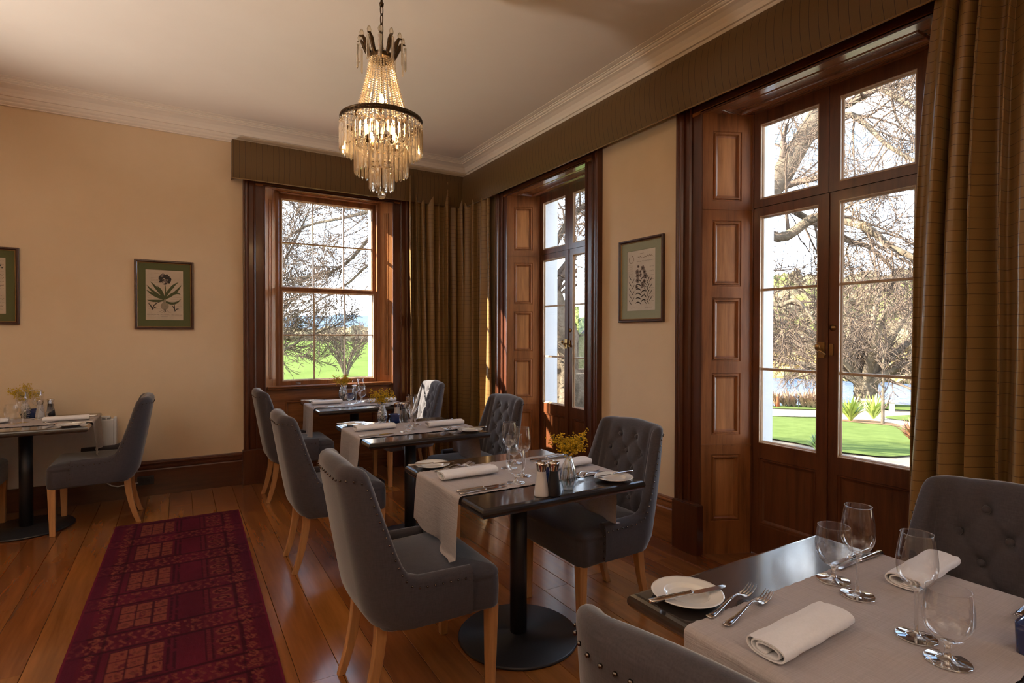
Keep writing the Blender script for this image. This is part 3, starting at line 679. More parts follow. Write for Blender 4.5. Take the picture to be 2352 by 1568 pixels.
# ------------------------------------------------------------------ cutlery, china, glass
def strip(mb, st, t):
    """st = (x, half width, z, [y]); a thin bar following the stations"""
    R_ = []
    for q in st:
        x, w, z = q[:3]; y = q[3] if len(q) > 3 else 0; R_.append([(x, y-w, z), (x, y-w*.6, z+t), (x, y+w*.6, z+t), (x, y+w, z), (x, y, z-t*.3)])
    mb.loft(R_, True, True, True)
def fork_mesh():
    mb = MB(); strip(mb, [(-.10, .004, .003), (-.096, .0095, .003), (-.080, .0098, .003), (-.05, .0062, .006), (-.01, .0036, .013), (.02, .0034, .016), (.036, .006, .013), (.046, .0115, .007), (.056, .0125, .005), (.062, .0125, .0055)], .0024)
    for k in range(4):
        y = (k-1.5)*.0068; strip(mb, [(.060, .0023, .0055, y), (.080, .0021, .0085, y), (.098, .0015, .016, y*.97), (.104, .0007, .0195, y*.95)], .0017)
    return mb.mesh('fork', STEEL)
def knife_mesh():
    mb = MB(); strip(mb, [(-.112, .0050, .002), (-.109, .0088, .002), (-.09, .0085, .002), (-.04, .0066, .002), (.0, .0058, .002), (.006, .0072, .002), (.010, .0048, .002)], .0058)
    R_ = [[(x, -a, .002), (x, b, .002), (x, b, .0042), (x, -a, .0028)] for x, a, b in ((.008, .0045, .0045), (.02, .0088, .0052), (.06, .0098, .0052), (.09, .0088, .0052), (.104, .0050, .0050), (.112, .0, .0046))]
    mb.loft(R_, True, True, True, 0, False); return mb.mesh('knife', STEEL)
def plate_mesh():
    mb = MB(); mb.lathe([(0, .003), (.044, .003), (.0475, .0036), (.0505, .0075), (.0535, .0108), (.056, .0116), (.078, .0135), (.0835, .0152), (.0845, .0140), (.083, .0122), (.062, .0085), (.052, .002), (.048, 0), (.044, .0006), (0, .0012)], 48); return mb.mesh('side_plate', PORC)
def wine_glass(tall):
    """(foot+stem mesh, bowl mesh)"""
    f = MB(); b = MB()
    if tall:
        f.lathe([(.0005, .0), (.0385, 0), (.0390, .0010), (.036, .0022), (.020, .0040), (.008, .0075), (.0044, .015), (.0036, .04), (.0036, .075), (.0046, .093), (.009, .1005), (.0105, .1035), (0.0005, .1035)], 28)
        pr = [(.002, .101), (.010, .1025), (.020, .108), (.029, .118), (.035, .132), (.0372, .147), (.0368, .163), (.0345, .185), (.0312, .205), (.0292, .2155)]
    else:
        f.lathe([(.0005, .0), (.0395, 0), (.0400, .0010), (.037, .0022), (.020, .0040), (.009, .0085), (.0055, .018), (.0055, .026), (.008, .034), (.0115, .0385), (.0005, .0385)], 28)
        pr = [(.002, .036), (.011, .0378), (.024, .044), (.034, .055), (.0405, .070), (.0428, .086), (.0422, .103), (.0396, .122), (.0365, .139)]
    b.lathe(pr, 32); r_, z_ = pr[-1]
    b.lathe([(r_, z_), (r_+.0007, z_+.0004), (r_+.0006, z_+.0011), (r_-.0004, z_+.0013), (r_-.0009, z_+.0006), (r_-.0006, z_-.002)], 32)
    return f.mesh('stem_and_foot', SGLASS), b.mesh('bowl', WGLASS)
FORKM, KNIFEM, PLATEM, TALLM, GOBM = fork_mesh(), knife_mesh(), plate_mesh(), wine_glass(True), wine_glass(False)
def put(name, me, x, y, z, rz, label, cat, group, ry=0):
    o = bpy.data.objects.new(name, me); COL.objects.link(o); o.location = (x, y, z); o.rotation_euler = (0, ry, rz); return tag(o, label, cat, group)
def glass(name, ms, x, y, label, group):
    r = empty(name, (x, y, TZ+.0035), 0, label, 'glass', group)
    for n_, m in zip(('stem_and_foot', 'bowl'), ms):
        o = bpy.data.objects.new(n_, m); COL.objects.link(o); o.parent = r
jr = random.Random(9)
GP = [('goblet', .10, .176), ('wine', .066, .100), ('wine', -.022, -.061), ('goblet', -.067, -.133)]
GPT = {1: [('goblet', .075, .165), ('wine', .0, .085), ('wine', -.022, -.068), ('goblet', -.108, -.152)],
       2: [('goblet', .075, .105), ('wine', .03, .035), ('wine', -.022, -.072), ('goblet', -.080, -.135)],
       3: [('goblet', .105, .12), ('wine', .075, .055), ('wine', .010, -.02), ('goblet', -.06, -.075)],
       5: [('goblet', .085, .215), ('wine', .04, .16), ('wine', -.018, .015), ('goblet', -.065, -.045)]}
def setting(i):
    cx, cy_ = T[i]; tn = TN[i]; z = TZ+.0035
    for sd in (0, 1):
        sg = 1-2*sd; side = {(0, 0): 'rug side', (0, 1): 'door side', (1, 0): 'left end', (1, 1): 'rug side'}[(int(i == 5), sd)]
        if i == 5 and sd == 0: pass
        def P(dx, dy, n=.006): return cx+sg*dx+jr.uniform(-n, n), cy_+(yo if 0 else 0)+sg*dy+jr.uniform(-n, n)
        a0 = 0 if sd == 0 else PI; ja = lambda d=.05: jr.uniform(-d, d)
        place = f'{side} of {tn}'
        near = i == 4 and sd == 1; kd = (-.285, -.225, -.285, -.200) if near else (-.285, -.205, -.28, -.178) if i == 4 else (-.28, -.178, -.275, -.150)
        put('napkin', NAPM, *(P(-.325, -.070) if near else P(-.235, .045)), z, a0+.05+ja(.08), f'rolled white napkin at the {place}', 'napkin', 'rolled white napkins')
        put('fork', FORKM, *(P(-.325, .165) if near else P(-.235, .222)), z, a0+.16+ja(.04), f'outer fork, {place}', 'fork', 'dinner forks')
        put('fork', FORKM, *(P(-.325, .135) if near else P(-.235, .188)), z, a0+.12+ja(.04), f'inner fork beside the napkin, {place}', 'fork', 'dinner forks')
        put('knife', KNIFEM, *P(*kd[:2]), z, a0+.06+ja(.04), f'outer table knife, {place}', 'knife', 'table knives')
        put('knife', KNIFEM, *P(*kd[2:]), z, a0-.02+ja(.04), f'inner table knife beside the napkin, {place}', 'knife', 'table knives')
        px, py = P(-.292, .312, .004)
        put('side_plate', PLATEM, px, py, TZ+.001 if 1 else z, 0, f'white side plate at the {place}', 'plate', 'white side plates')
        put('butter_knife', KNIFEM, px-sg*.012, py-sg*.016, TZ+.0165, a0-.08+ja(.1), f'butter knife on the plate, {place}', 'knife', 'butter knives')
    for k, (kd, dx, dy) in enumerate(GPT.get(i, GP)):
        wh = {1: 'beside the napkin of the door side', 0: 'beside the napkin of the rug side'}
        lab = [f'short stemmed goblet farthest from us on {tn}', f'tall wine glass next to the far goblet on {tn}', f'tall wine glass next to the near goblet on {tn}', f'short stemmed goblet nearest to us on {tn}'][k]
        glass('goblet' if kd == 'goblet' else 'wine_glass', GOBM if kd == 'goblet' else TALLM, cx+dx, cy_+dy, lab, 'goblets' if kd == 'goblet' else 'wine glasses')
for i in (1, 2, 3, 4, 5): setting(i)
# ------------------------------------------------------------------ mills, candle glasses, vases with wattle
def mill_meshes(mat):
    b = MB().lathe([(.0, 0), (.0275, 0), (.0285, .003), (.0285, .012), (.026, .035), (.0215, .06), (.0185, .085), (.0175, .098)], 28)
    c = MB().lathe([(.0178, .097), (.0185, .100), (.0200, .106), (.0232, .120), (.0240, .126), (.0225, .131), (.015, .1345), (.006, .136), (.0, .136)], 28)
    return b.mesh('mill_body', mat), c.mesh('steel_cap', CHROME)
MW, MBK = mill_meshes(WHITEP), mill_meshes(BLACKC)
def candle_meshes():
    b = MB(); a = .034
    def rr(h, z, r=.012):
        o = []
        for cx, cy_, a0 in ((h-r, h-r, 0), (-h+r, h-r, 90), (-h+r, -h+r, 180), (h-r, -h+r, 270)):
            for k in range(4): q = math.radians(a0+30*k); o.append((cx+r*math.cos(q), cy_+r*math.sin(q), z))
        return o
    b.loft([rr(.030, 0), rr(.033, .003), rr(.035, .06), rr(.0345, .062), rr(.0315, .060), rr(.029, .012)], True, True, True)
    c = MB().lathe([(0, .012), (.022, .012), (.022, .034), (.015, .036), (.002, .035), (.001, .044), (0, .044)], 16)
    return b.mesh('square_cup', BLUEG), c.mesh('tea_light', plain('wax', (.7, .68, .6), .5))
CANM = candle_meshes()
VASEB = glassy('bubbled_vase_glass', (.93, .95, .96), .12, .8, .06, .4, .9, 95)
VASER = glassy('ribbed_vase_glass', (.93, .95, .96), .10, .8, .05, .4)
WAT = glassy('vase_water', (.90, .92, .92), .02, .4, .02, .3)
def vase_mesh(mat, ribbed):
    pr0 = [(.0, .0), (.020, 0), (.0235, .003), (.030, .020), (.0345, .040), (.0345, .058), (.030, .082), (.0225, .106), (.0155, .126), (.0135, .138), (.0150, .145)]
    pr = []; r_ = np.interp
    zz = np.linspace(.003, .145, 60)
    xs = [p[1] for p in pr0[2:]]; ys = [p[0] for p in pr0[2:]]
    for k, z in enumerate(zz): pr.append((float(r_(z, xs, ys))*(1+(.014*(k % 2) if ribbed and .02 < z < .10 else 0)), float(z)))
    m = MB().lathe([(0, 0), (.02, 0)]+pr, 32); m.lathe([(a-.0022, z) for a, z in pr][::-1]+[(0, .005)], 32); return m.mesh('vase_body', mat)
VM = {True: vase_mesh(VASER, True), False: vase_mesh(VASEB, False)}
YEL = plain('wattle_blossom', (.62, .40, .012), .8, 0, 0, 300, .35); STEMG = plain('stem_green', (.10, .13, .03), .7)
def wattle(seed, spread, n=9):
    r = random.Random(seed); st = MB(); bl = MB(); gr = MB()
    for k in range(n):
        a = r.uniform(0, 2*PI); e_ = r.uniform(.35, 1.0)*spread; top = Vector((math.cos(a)*e_, math.sin(a)*e_*.8, .225+r.uniform(-.035, .03)-e_*.25))
        b0 = Vector((math.cos(a+3)*.008, math.sin(a+3)*.008, .01)); nk = Vector((math.cos(a)*.004, math.sin(a)*.004, .142))
        pts = [b0, nk, nk.lerp(top, .5)+Vector((0, 0, .012)), top]; st.tube(pts, [.0011, .0012, .001, .0007], 5)
        for j in range(16):
            t = .18+.85*j/16; base = (pts[1].lerp(pts[2], t*2) if t < .5 else pts[2].lerp(pts[3], t*2-1)); q = base+Vector((r.gauss(0, .014), r.gauss(0, .014), r.gauss(0, .012)-.004))
            st.tube([base, q], [.0006, .0005], 3, cap=False)
            for _ in range(5):
                c = q+Vector((r.gauss(0, .0075), r.gauss(0, .0075), r.gauss(0, .0075))); bl.ball(tuple(c), r.uniform(.0026, .0040), 6, 4)
    return st, bl
def vase(i, dx, dy, ribbed, seed, label):
    cx, cy_ = T[i]; r = empty('bud_vase', (cx+dx, cy_+dy, TZ+.001), 0, label, 'vase', 'glass bud vases')
    o = bpy.data.objects.new('vase_body', VM[ribbed]); COL.objects.link(o); o.parent = r
    MB().lathe([(0, .007), (.022, .007), (.030, .03), (.0318, .05), (.0295, .075), (0, .075)], 24).build('water', WAT, r)
    f = empty('wattle_sprig', (cx+dx, cy_+dy, TZ+.006), 0, f'yellow wattle spray in the {label}', 'flowers', 'sprays of yellow wattle')
    st, bl = wattle(seed, .085 if i != 5 else .11, 10); st.build('stem', STEMG, f); tag(bl.build('blossom', YEL, f), kind='stuff')
def piece(name, ms, i, dx, dy, label, cat, group, names):
    cx, cy_ = T[i]; r = empty(name, (cx+dx, cy_+dy, TZ+.001), 0, label, cat, group)
    for n_, m in zip(names, ms):
        o = bpy.data.objects.new(n_, m); COL.objects.link(o); o.parent = r
MN, CN_ = ('mill_body', 'steel_cap'), ('square_cup', 'tea_light')
CENT = {1: ((.032, -.335, True), (.003, -.230), (-.115, -.355), (-.068, -.372)), 2: ((-.100, .29, False), (-.018, .275), (.035, .365), (.075, .33)),
        3: ((-.02, .36, False), (.045, .31), (.005, .40*.9), (.10, .37)), 4: ((.35, -.34, True), (.115, -.220), (.22, -.32), (.27, -.34)), 5: ((-.055, .30, False), (-.02, .33), (.03, .30), (.085, .345))}
for i, (v, c, w, b) in CENT.items():
    tn = TN[i]
    if i != 4: vase(i, v[0], v[1], v[2], 50+i, f'{"ribbed" if v[2] else "bubbled"} glass vase on {tn}')
    piece('candle_cup', CANM, i, *c, f'dark blue square candle cup on {tn}', 'candle holder', 'blue candle cups', CN_)
    if i != 4:
        piece('salt_mill', MW, i, *w, f'white mill with steel cap on {tn}', 'mill', 'mills', MN); piece('pepper_mill', MBK, i, *b, f'black mill with steel cap on {tn}', 'mill', 'mills', MN)
# ------------------------------------------------------------------ chandelier
def emit(name, color, st):
    m = Mat(name); return m.surf(m.n('ShaderNodeEmission', {'Color': (*color, 1), 'Strength': st}).outputs[0])
def chandelier():
    D = 2.80; ax = Matrix(((r2.x, u2.x, -fw.x), (r2.y, u2.y, -fw.y), (r2.z, u2.z, -fw.z))) @ Vector(((877-1176)/FPX*D, 0, -D))
    px = D/FPX; zf = lambda y: CAMH+(769.4-y)*px; X0, Y0 = ax.x, ax.y
    r = empty('chandelier', (X0, Y0, 0), 0, 'tiered crystal chandelier with bronze bands hanging from the ceiling', 'chandelier')
    zb = zf(283); zc = zf(137)                              # band ring, crown ring
    MB().lathe([(.0, ZC-.03), (.05, ZC-.03), (.055, ZC-.005), (.055, ZC)], 24).build('ceiling_rose', BRONZE, r)
    MB().lathe([(.006, zf(18)), (.006, ZC-.02)], 10).lathe([(.0, zf(21)), (.010, zf(20)), (.012, zf(14)), (.006, zf(10))], 10).build('ceiling_rod', BRONZE, r)
    zs = zf(18); n = 5; pitch = (zs-zc-.03)/n
    for k in range(n):
        mb = MB(); P = [(.0085*math.cos(t), 0, (pitch*.60)*math.sin(t)) for t in np.linspace(0, 2*PI, 15)]; mb.tube(P, .0026, 6, cap=False)
        mb.build('chain_link', BRONZE, r, (0, 0, zs-pitch*(k+.5)), (0, 0, .4+PI/2*(k % 2)))
    MB().lathe([(.012, zc-.02), (.012, zc+.03), (.004, zc+.035)], 12).lathe([(.056, zc-.012), (.061, zc-.010), (.066, zc), (.061, zc+.010), (.056, zc+.012), (.056, zc-.012)], 40).lathe([(.0, zc-.004), (.058, zc-.004), (.058, zc+.0), (0, zc+.0)], 30).build('crown_ring', BRONZE, r)
    na = 12
    prism_me = {}
    def prism(L, w):
        key = (round(L, 4), round(w, 4))
        if key not in prism_me:
            mb = MB(); a, b = w/2, w*.30; R_ = [[(-a*.3, 0, 0), (0, -b*.3, 0), (a*.3, 0, 0), (0, b*.3, 0)], [(-a, 0, -.006), (0, -b, -.006), (a, 0, -.006), (0, b, -.006)], [(-a, 0, -L+.010), (0, -b, -L+.010), (a, 0, -L+.010), (0, b, -L+.010)], [(-a*.15, 0, -L), (0, -b*.15, -L), (a*.15, 0, -L), (0, b*.15, -L)]]
            mb.loft(R_, True, True, True, 0, False); prism_me[key] = mb.mesh('prism', CRYSTAL)
        return prism_me[key]
    oct_me = MB(); oct_me.lathe([(0, .0085), (.005, .0055), (.0072, 0), (.005, -.0055), (0, -.0085)], 8); oct_m = oct_me.mesh('bead', CRYSTAL)
    for k in range(na):
        a = 2*PI*k/na+.15; c, s = math.cos(a), math.sin(a); mb = MB()
        P = [(.058, .0), (.072, .020), (.088, .058), (.101, .076), (.118, .070)]; mb.tube([(c*q, s*q, zc+z) for q, z in P], [.008, .010, .011, .007, .003], 6)
        arm = mb.build('crown_arm', BRONZE, r)
        lf = MB().lathe([(0, 0), (.010, .012), (.012, .022), (.007, .036), (0, .042)], 6); lf.build('crystal_leaf', CRYSTAL, arm, (c*.106, s*.106, zc+.066))
        o = bpy.data.objects.new('prism', prism(.125, .019)); COL.objects.link(o); o.parent = r; o.location = (c*.118, s*.118, zc+.062); o.rotation_euler = (0, 0, a+PI/2)
    BEAD = Mat('lit_bead'); _g = BEAD.n('ShaderNodeBsdfGlass', {'Color': (1, .95, .86, 1), 'IOR': 1.5, 'Roughness': .08}); _t = BEAD.n('ShaderNodeBsdfTransparent'); _d = BEAD.n('ShaderNodeBsdfPrincipled', {'Base Color': (.80, .66, .46, 1), 'Roughness': .15})
    _m = BEAD.n('ShaderNodeMixShader', {0: .35, 1: _g.outputs[0], 2: _t.outputs[0]}); BEAD = BEAD.surf(BEAD.n('ShaderNodeMixShader', {0: .22, 1: _m.outputs[0], 2: _d.outputs[0]}).outputs[0])
    # strands of beads from crown to band
    ns = 26; r0, r1 = .058, .128; zt0, zt1 = zc-.010, zf(268)
    for k in range(ns):
        a = 2*PI*k/ns; mb = MB(); nbd = 24
        for j in range(nbd):
            t = (j+.5)/nbd; q = r0+(r1-r0)*(.55*t+.45*t*t); z = zt0+(zt1-zt0)*t; sz = .0062
            mb.loft([[(q*math.cos(a)+rr*math.cos(u)*1, q*math.sin(a)+rr*math.sin(u), z+dz) for u in np.arange(6)*PI/3] for rr, dz in ((.0012, .0046), (sz, .0018), (sz, -.0018), (.0012, -.0046))], True, True, True, 0, False)
        mb.build('bead_strand', BEAD, r)
    R1 = .201
    g = MB().lathe([(R1-.004, zb-.011), (R1+.003, zb-.012), (R1+.004, zb-.008), (R1+.001, zb-.006), (R1+.001, zb+.006), (R1+.004, zb+.008), (R1+.003, zb+.012), (R1-.004, zb+.011), (R1-.004, zb-.011)], 72)
    for k in range(48):
        a = 2*PI*k/48; P = [((R1+.002)*math.cos(a+u), (R1+.002)*math.sin(a+u), zb+w) for u, w in ((-.05, -.004), (-.03, .004), (0, .004), (.015, -.001), (-.012, -.003))]; g.tube(P, .0012, 4)
    for k in range(6): a = PI*k/3; g.tube([(R1*math.cos(a), R1*math.sin(a), zb), (r1*math.cos(a), r1*math.sin(a), zb+.012), (.0, .0, zb+.012)], .003, 5)
    g.build('band_ring', BRONZE, r)
    MB().lathe([(r1-.003, zt1-.004), (r1+.003, zt1-.004), (r1+.003, zt1+.004), (r1-.003, zt1+.004), (r1-.003, zt1-.004)], 48).build('net_ring', BRONZE, r)
    tiers = ((R1, zb-.022, .128, 44, .0215), (.130, zb-.022-.105, .130, 30, .021), (.058, zb-.022-.205, .105, 15, .019))
    for (q, z, L, m, w) in tiers:
        ring = MB().lathe([(q-.002, z+.010), (q+.002, z+.010), (q+.002, z+.014), (q-.002, z+.014), (q-.002, z+.010)], 48); ring.build('tier_ring', BRONZE, r)
        bd = MB()
        for k in range(m):
            a = 2*PI*k/m; c, s = math.cos(a), math.sin(a)
            o = bpy.data.objects.new('prism', prism(L, w)); COL.objects.link(o); o.parent = r; o.location = (c*q, s*q, z-.014); o.rotation_euler = (0, 0, a+PI/2+.15*math.sin(k*7))
            for dz in (.006, -.008): bd.lathe([(0, .0062), (.0052, .002), (.0052, -.002), (0, -.0062)], 6, (c*(q+.001), s*(q+.001), z+dz))
        tag(bd.build('bead_fringe', BEAD, r), kind='stuff')
        sl_ = MB()
        if q > .06:
            for k in range(24):                             # inner swags to the next tier
                a = 2*PI*k/24; 
                for j in range(7):
                    t = j/6; qq = q+(.56*q-q)*t; zz = z-.012*math.sin(PI*t)-.045*t; sl_.lathe([(0, .005), (.0045, .0016), (.0045, -.0016), (0, -.005)], 6, (qq*math.cos(a), qq*math.sin(a), zz))
            tag(sl_.build('bead_swag', BEAD, r), kind='stuff')
    zl = zb-.022-.205-.105-.020
    MB().lathe([(.003, zl), (.003, zb+.01)], 8).lathe([(.003, zb), (.003, zc)], 8).build('centre_rod', BRONZE, r)
    MB().ball((0, 0, zl-.016), .0205, 10, 7).build('crystal_ball', CRYSTAL, r)
    glow = emit('bulb_glow', (1, .66, .30), 9)
    bz = zf(238)
    spots = [(0, 0, bz)]+[(.085*math.cos(a), .085*math.sin(a), zb-.075) for a in (.3, 1.87, 3.44, 5.01)]
    for (x, y, z) in spots:
        MB().lathe([(.0, z-.050), (.011, z-.050), (.012, z-.012), (.010, z-.010), (0, z-.010)], 14, (x, y, 0)).build('candle_sleeve', BRONZE, r)
        MB().lathe([(.006, z-.012), (.010, z), (.0125, z+.010), (.009, z+.026), (.003, z+.040), (0, z+.043)], 14, (x, y, 0)).build('bulb', glow, r)
    for (x, y, z), w_ in ((spots[0], 2.6), ((0, 0, zb-.06), 2.2)):
        l = lamp('bulb_light', (0, 0, 0), w_, (1, .62, .30), .03); l.parent = r; l.location = (x, y, z+.02)
chandelier()
# ------------------------------------------------------------------ framed botanical prints
GREEN = plain('mat_green', (.105, .110, .040), .9, 0, 0, 200, .05); GREY = plain('mat_sage', (.33, .35, .25), .9, 0, 0, 200, .05); PAPER = plain('paper', (.56, .45, .33), .85, 0, 0, 12, .10); PAPERL = plain('paper_pale', (.66, .61, .53), .85, 0, 0, 12, .06)
INK = plain('ink', (.045, .035, .026), .8); INKL = plain('ink_pale', (.22, .16, .11), .8); LEAFI = plain('ink_leaf', (.075, .085, .030), .85, 0, 0, 150, .3); BUD = plain('ink_bulb', (.30, .24, .16), .85); PETAL = plain('ink_petal', (.24, .18, .15), .85, 0, 0, 200, .3)
FRAMEW = plain('frame_wood', (.055, .016, .008), .28, 0, .02, 40, .3, Coat_Weight=.3); GILT = plain('gilt_edge', (.33, .20, .07), .4, .6)
def picture(label, loc, rz, w, h, mg, matm, paper, kind):
    """local: x right, -y towards the viewer, z up; origin at the centre on the wall"""
    r = empty('framed_print', loc, rz, label, 'picture', 'framed botanical prints'); f = .023
    prof = [(0, 0), (0, -.020), (.004, -.024), (.012, -.024), (.017, -.018), (f, -.014), (f, -.010)]
    mb = MB(); mb.loft([[(-w/2+i if cx < 0 else w/2-i, d, -h/2+i if cz < 0 else h/2-i) for cx, cz in ((-1, -1), (1, -1), (1, 1), (-1, 1))] for i, d in prof], True, False, False, 0, False); mb.build('frame', FRAMEW, r)
    MB().loft([[(-w/2+i if cx < 0 else w/2-i, d, -h/2+i if cz < 0 else h/2-i) for cx, cz in ((-1, -1), (1, -1), (1, 1), (-1, 1))] for i, d in ((f-.003, -.0150), (f, -.0152), (f+.003, -.0118))], True, False, False, 0, False).build('gilt_slip', GILT, r)
    pw, ph = w/2-mg, h/2-mg*1.02
    MB().face(-w/2+f, w/2-f, -h/2+f, h/2-f, -.010, [(-pw, pw, -ph, ph, [(.0022, .0022)], False)], .006).build('mat_board', matm, r)
    MB().face(-pw, pw, -ph, ph, -.0078, (), .001).build('print_sheet', paper, r)
    mb = MB(); y = -.0082; rr = random.Random(kind*7+1); ptn = [0]
    def blade(p, wd, mi):
        y_ = y-.00002*ptn[0]; ptn[0] += 1
        P = [Vector((a, 0, b)) for a, b in p]; n = len(P); L = []; R_ = []
        Q = []
        for k in range(13):
            t = k/12; q = P[0]*(1-t)**2+P[1]*2*t*(1-t)+P[2]*t*t; Q.append(q)
        for k, q in enumerate(Q):
            t = k/12; d = (Q[min(k+1, 12)]-Q[max(k-1, 0)]).normalized(); nn = Vector((-d.z, 0, d.x)); ww = wd*(math.sin(PI*min(t*.9+.12, 1))**.8); L.append((q.x+nn.x*ww, y_, q.z+nn.z*ww)); R_.append((q.x-nn.x*ww, y_, q.z-nn.z*ww))
        mb.loft([L, R_], False, False, False, mi, False)
    def dot(cx, cz, a, mi, n=9, sq=1):
        y_ = y-.00002*ptn[0]; ptn[0] += 1
        mb.add([(cx+a*math.cos(2*PI*k/n), y_, cz+a*sq*math.sin(2*PI*k/n)) for k in range(n)], [tuple(range(n))], mi)
    def scrawl(x0, x1, z, hgt, mi, st=26):
        P = [(x0+(x1-x0)*k/st, z+hgt*math.sin(k*1.9+rr.random()*1.6)*rr.uniform(.3, 1)) for k in range(st+1)]; t = hgt*.16+.0003
        for a, b in zip(P[:-1], P[1:]):
            if rr.random() < .12: continue
            mb.add([(a[0], y, a[1]-t), (b[0], y, b[1]-t), (b[0], y, b[1]+t), (a[0], y, a[1]+t)], [(0, 1, 2, 3)], mi)
    S_ = pw/.14
    if kind == 1:      # flowering bulb with broad leaves and an egg shaped head
        for z in np.linspace(.185, .08, 9): scrawl(-.10*S_, -.02*S_+rr.uniform(-.02, .0), z, .0016, 4)
        for z in np.linspace(-.01, -.12, 7): scrawl(-.12*S_, .02, z, .0014, 4); scrawl(.04, .125*S_, z-.008, .0014, 4)
        blade([(.004, -.06), (.008, .02), (.006, .10)], .0045, 2)
        for p in (((0, -.03), (-.05, .05), (-.105, .115)), ((0, -.03), (-.08, .01), (-.132, .085)), ((0, -.04), (-.09, .0), (-.132, .04)), ((0, -.045), (-.08, -.06), (-.128, -.045)), ((0, -.03), (-.03, .05), (-.055, .075)), ((0, -.03), (.05, .09), (.105, .115)), ((0, -.035), (.09, .02), (.125, .095)), ((.0, -.04), (.08, .05), (.12, .005)), ((0, -.05), (.07, -.10), (.122, -.03)), ((0, -.03), (.03, .06), (.075, .07))): blade(p, .0105, 2)
        for p in (((-.095, -.13), (-.08, -.07), (-.02, -.055)), ((-.09, -.13), (-.10, -.08), (-.125, -.07)), ((-.095, -.13), (-.07, -.10), (-.06, -.11)), ((.075, -.14), (.07, -.10), (.05, -.085)), ((.075, -.14), (.085, -.11), (.11, -.12)), ((.075, -.14), (.07, -.09), (.07, -.065))): blade(p, .004, 0)
        dot(.0, -.095, .030, 3, 20, 1.05); blade([(-.004, -.075), (.0, -.055), (.004, -.03)], .010, 3)
        for k in range(9): blade([(0, -.122), (rr.uniform(-.03, .03), -.14), (rr.uniform(-.06, .06), -.155)], .0009, 0)
        for k in range(90):
            a = rr.uniform(0, 2*PI); q = math.sqrt(rr.random()); dot(.004+.043*q*math.cos(a), .135+.048*q*math.sin(a)*(1 if math.sin(a) > 0 else .85), .0085, 0 if rr.random() < .7 else 5, 7)
        scrawl(-.13*S_, -.04, -.170, .004, 0, 34); scrawl(-.03, .035, -.170, .004, 0, 26); scrawl(.05, .13*S_, -.170, .004, 0, 30); scrawl(-.025, .025, -.187, .003, 0, 18)
    elif kind == 2:    # spray of flowers among grasses
        scrawl(-.01, .03, .19, .0025, 0, 12); scrawl(-.03, .12*S_, .165, .012, 4, 22); scrawl(-.04, .125*S_, .135, .003, 0, 40)
        for k in range(14): a = PI*.12*k-.6; dot(-.095+.024*math.cos(a+PI), .155+.026*math.sin(a+PI), .004, 4, 6)
        for z in np.linspace(.115, .03, 12): scrawl(-.13*S_, -.075, z, .0012, 4, 14)
        blade([(.005, -.19), (.0, -.03), (.005, .10)], .0022, 0)
        for k in range(13):
            z = -.17+.016*k; sg = 1 if k % 2 else -1; blade([(.004, z), (sg*.03, z+.028), (sg*.055, z+.004)], .0045, 0)
        for cx, cz, a in ((.02, .085, .017), (-.025, .10, .010), (-.035, .062, .017), (-.005, .062, .010), (.035, .058, .016), (-.03, .035, .016), (.045, .028, .018), (.0, .04, .011), (-.03, .0, .017), (.035, -.01, .015), (.02, -.035, .016), (-.04, -.045, .013)):
            for q in range(5): a2 = q*1.257; dot(cx+a*.55*math.cos(a2), cz+a*.55*math.sin(a2), a*.58, 5, 8)
            dot(cx, cz, a*.45, 0, 8)
        for bx in (-.09, .085, .06):
            for k in range(9): z = -.17+.022*k; sg = 1 if k % 2 else -1; blade([(bx, z), (bx+sg*.02, z+.015), (bx+sg*.028, z+.036)], .0028, 0)
        for z in (.09, .06, .03, .0, -.06, -.075, -.1, -.12, -.15): scrawl(.085, .13*S_, z, .0022, 0, 10)
        scrawl(-.10, -.06, -.195, .002, 0, 10); scrawl(.04, .11, -.195, .002, 0, 14); scrawl(-.02, .03, -.175, .002, 4, 14)
    else:              # sheet of notes and small ferns
        for z in np.linspace(.19, -.18, 15): scrawl(rr.uniform(-.12, .0), .128*S_, z, rr.choice((.0014, .003, .006)), 0 if rr.random() < .7 else 4, 34)
        for k in range(26): dot(rr.uniform(-.12, .13), rr.uniform(-.12, .17), rr.uniform(.002, .007), 0, 7)
        for k in range(7): z = -.15+.04*k; blade([(-.02, z), (.03, z+.03), (.05, z+.01)], .005, 2)
    mb.build('printed_drawing', [INK, INK, LEAFI, BUD, INKL, PETAL], r)
picture('print of a leafy bulb plant in a dark frame with olive mat', (-.1065, YB, 1.720), 0, .434, .592, .0775, GREEN, PAPER, 1)
picture('print of written notes cut off by the left edge', (-1.277, YB, 1.751), 0, .434, .592, .0775, GREEN, PAPER, 3)
picture('print of a flower spray between the French doors', (XR, 2.893, 1.772), -PI/2, .440, .596, .080, GREY, PAPERL, 2)
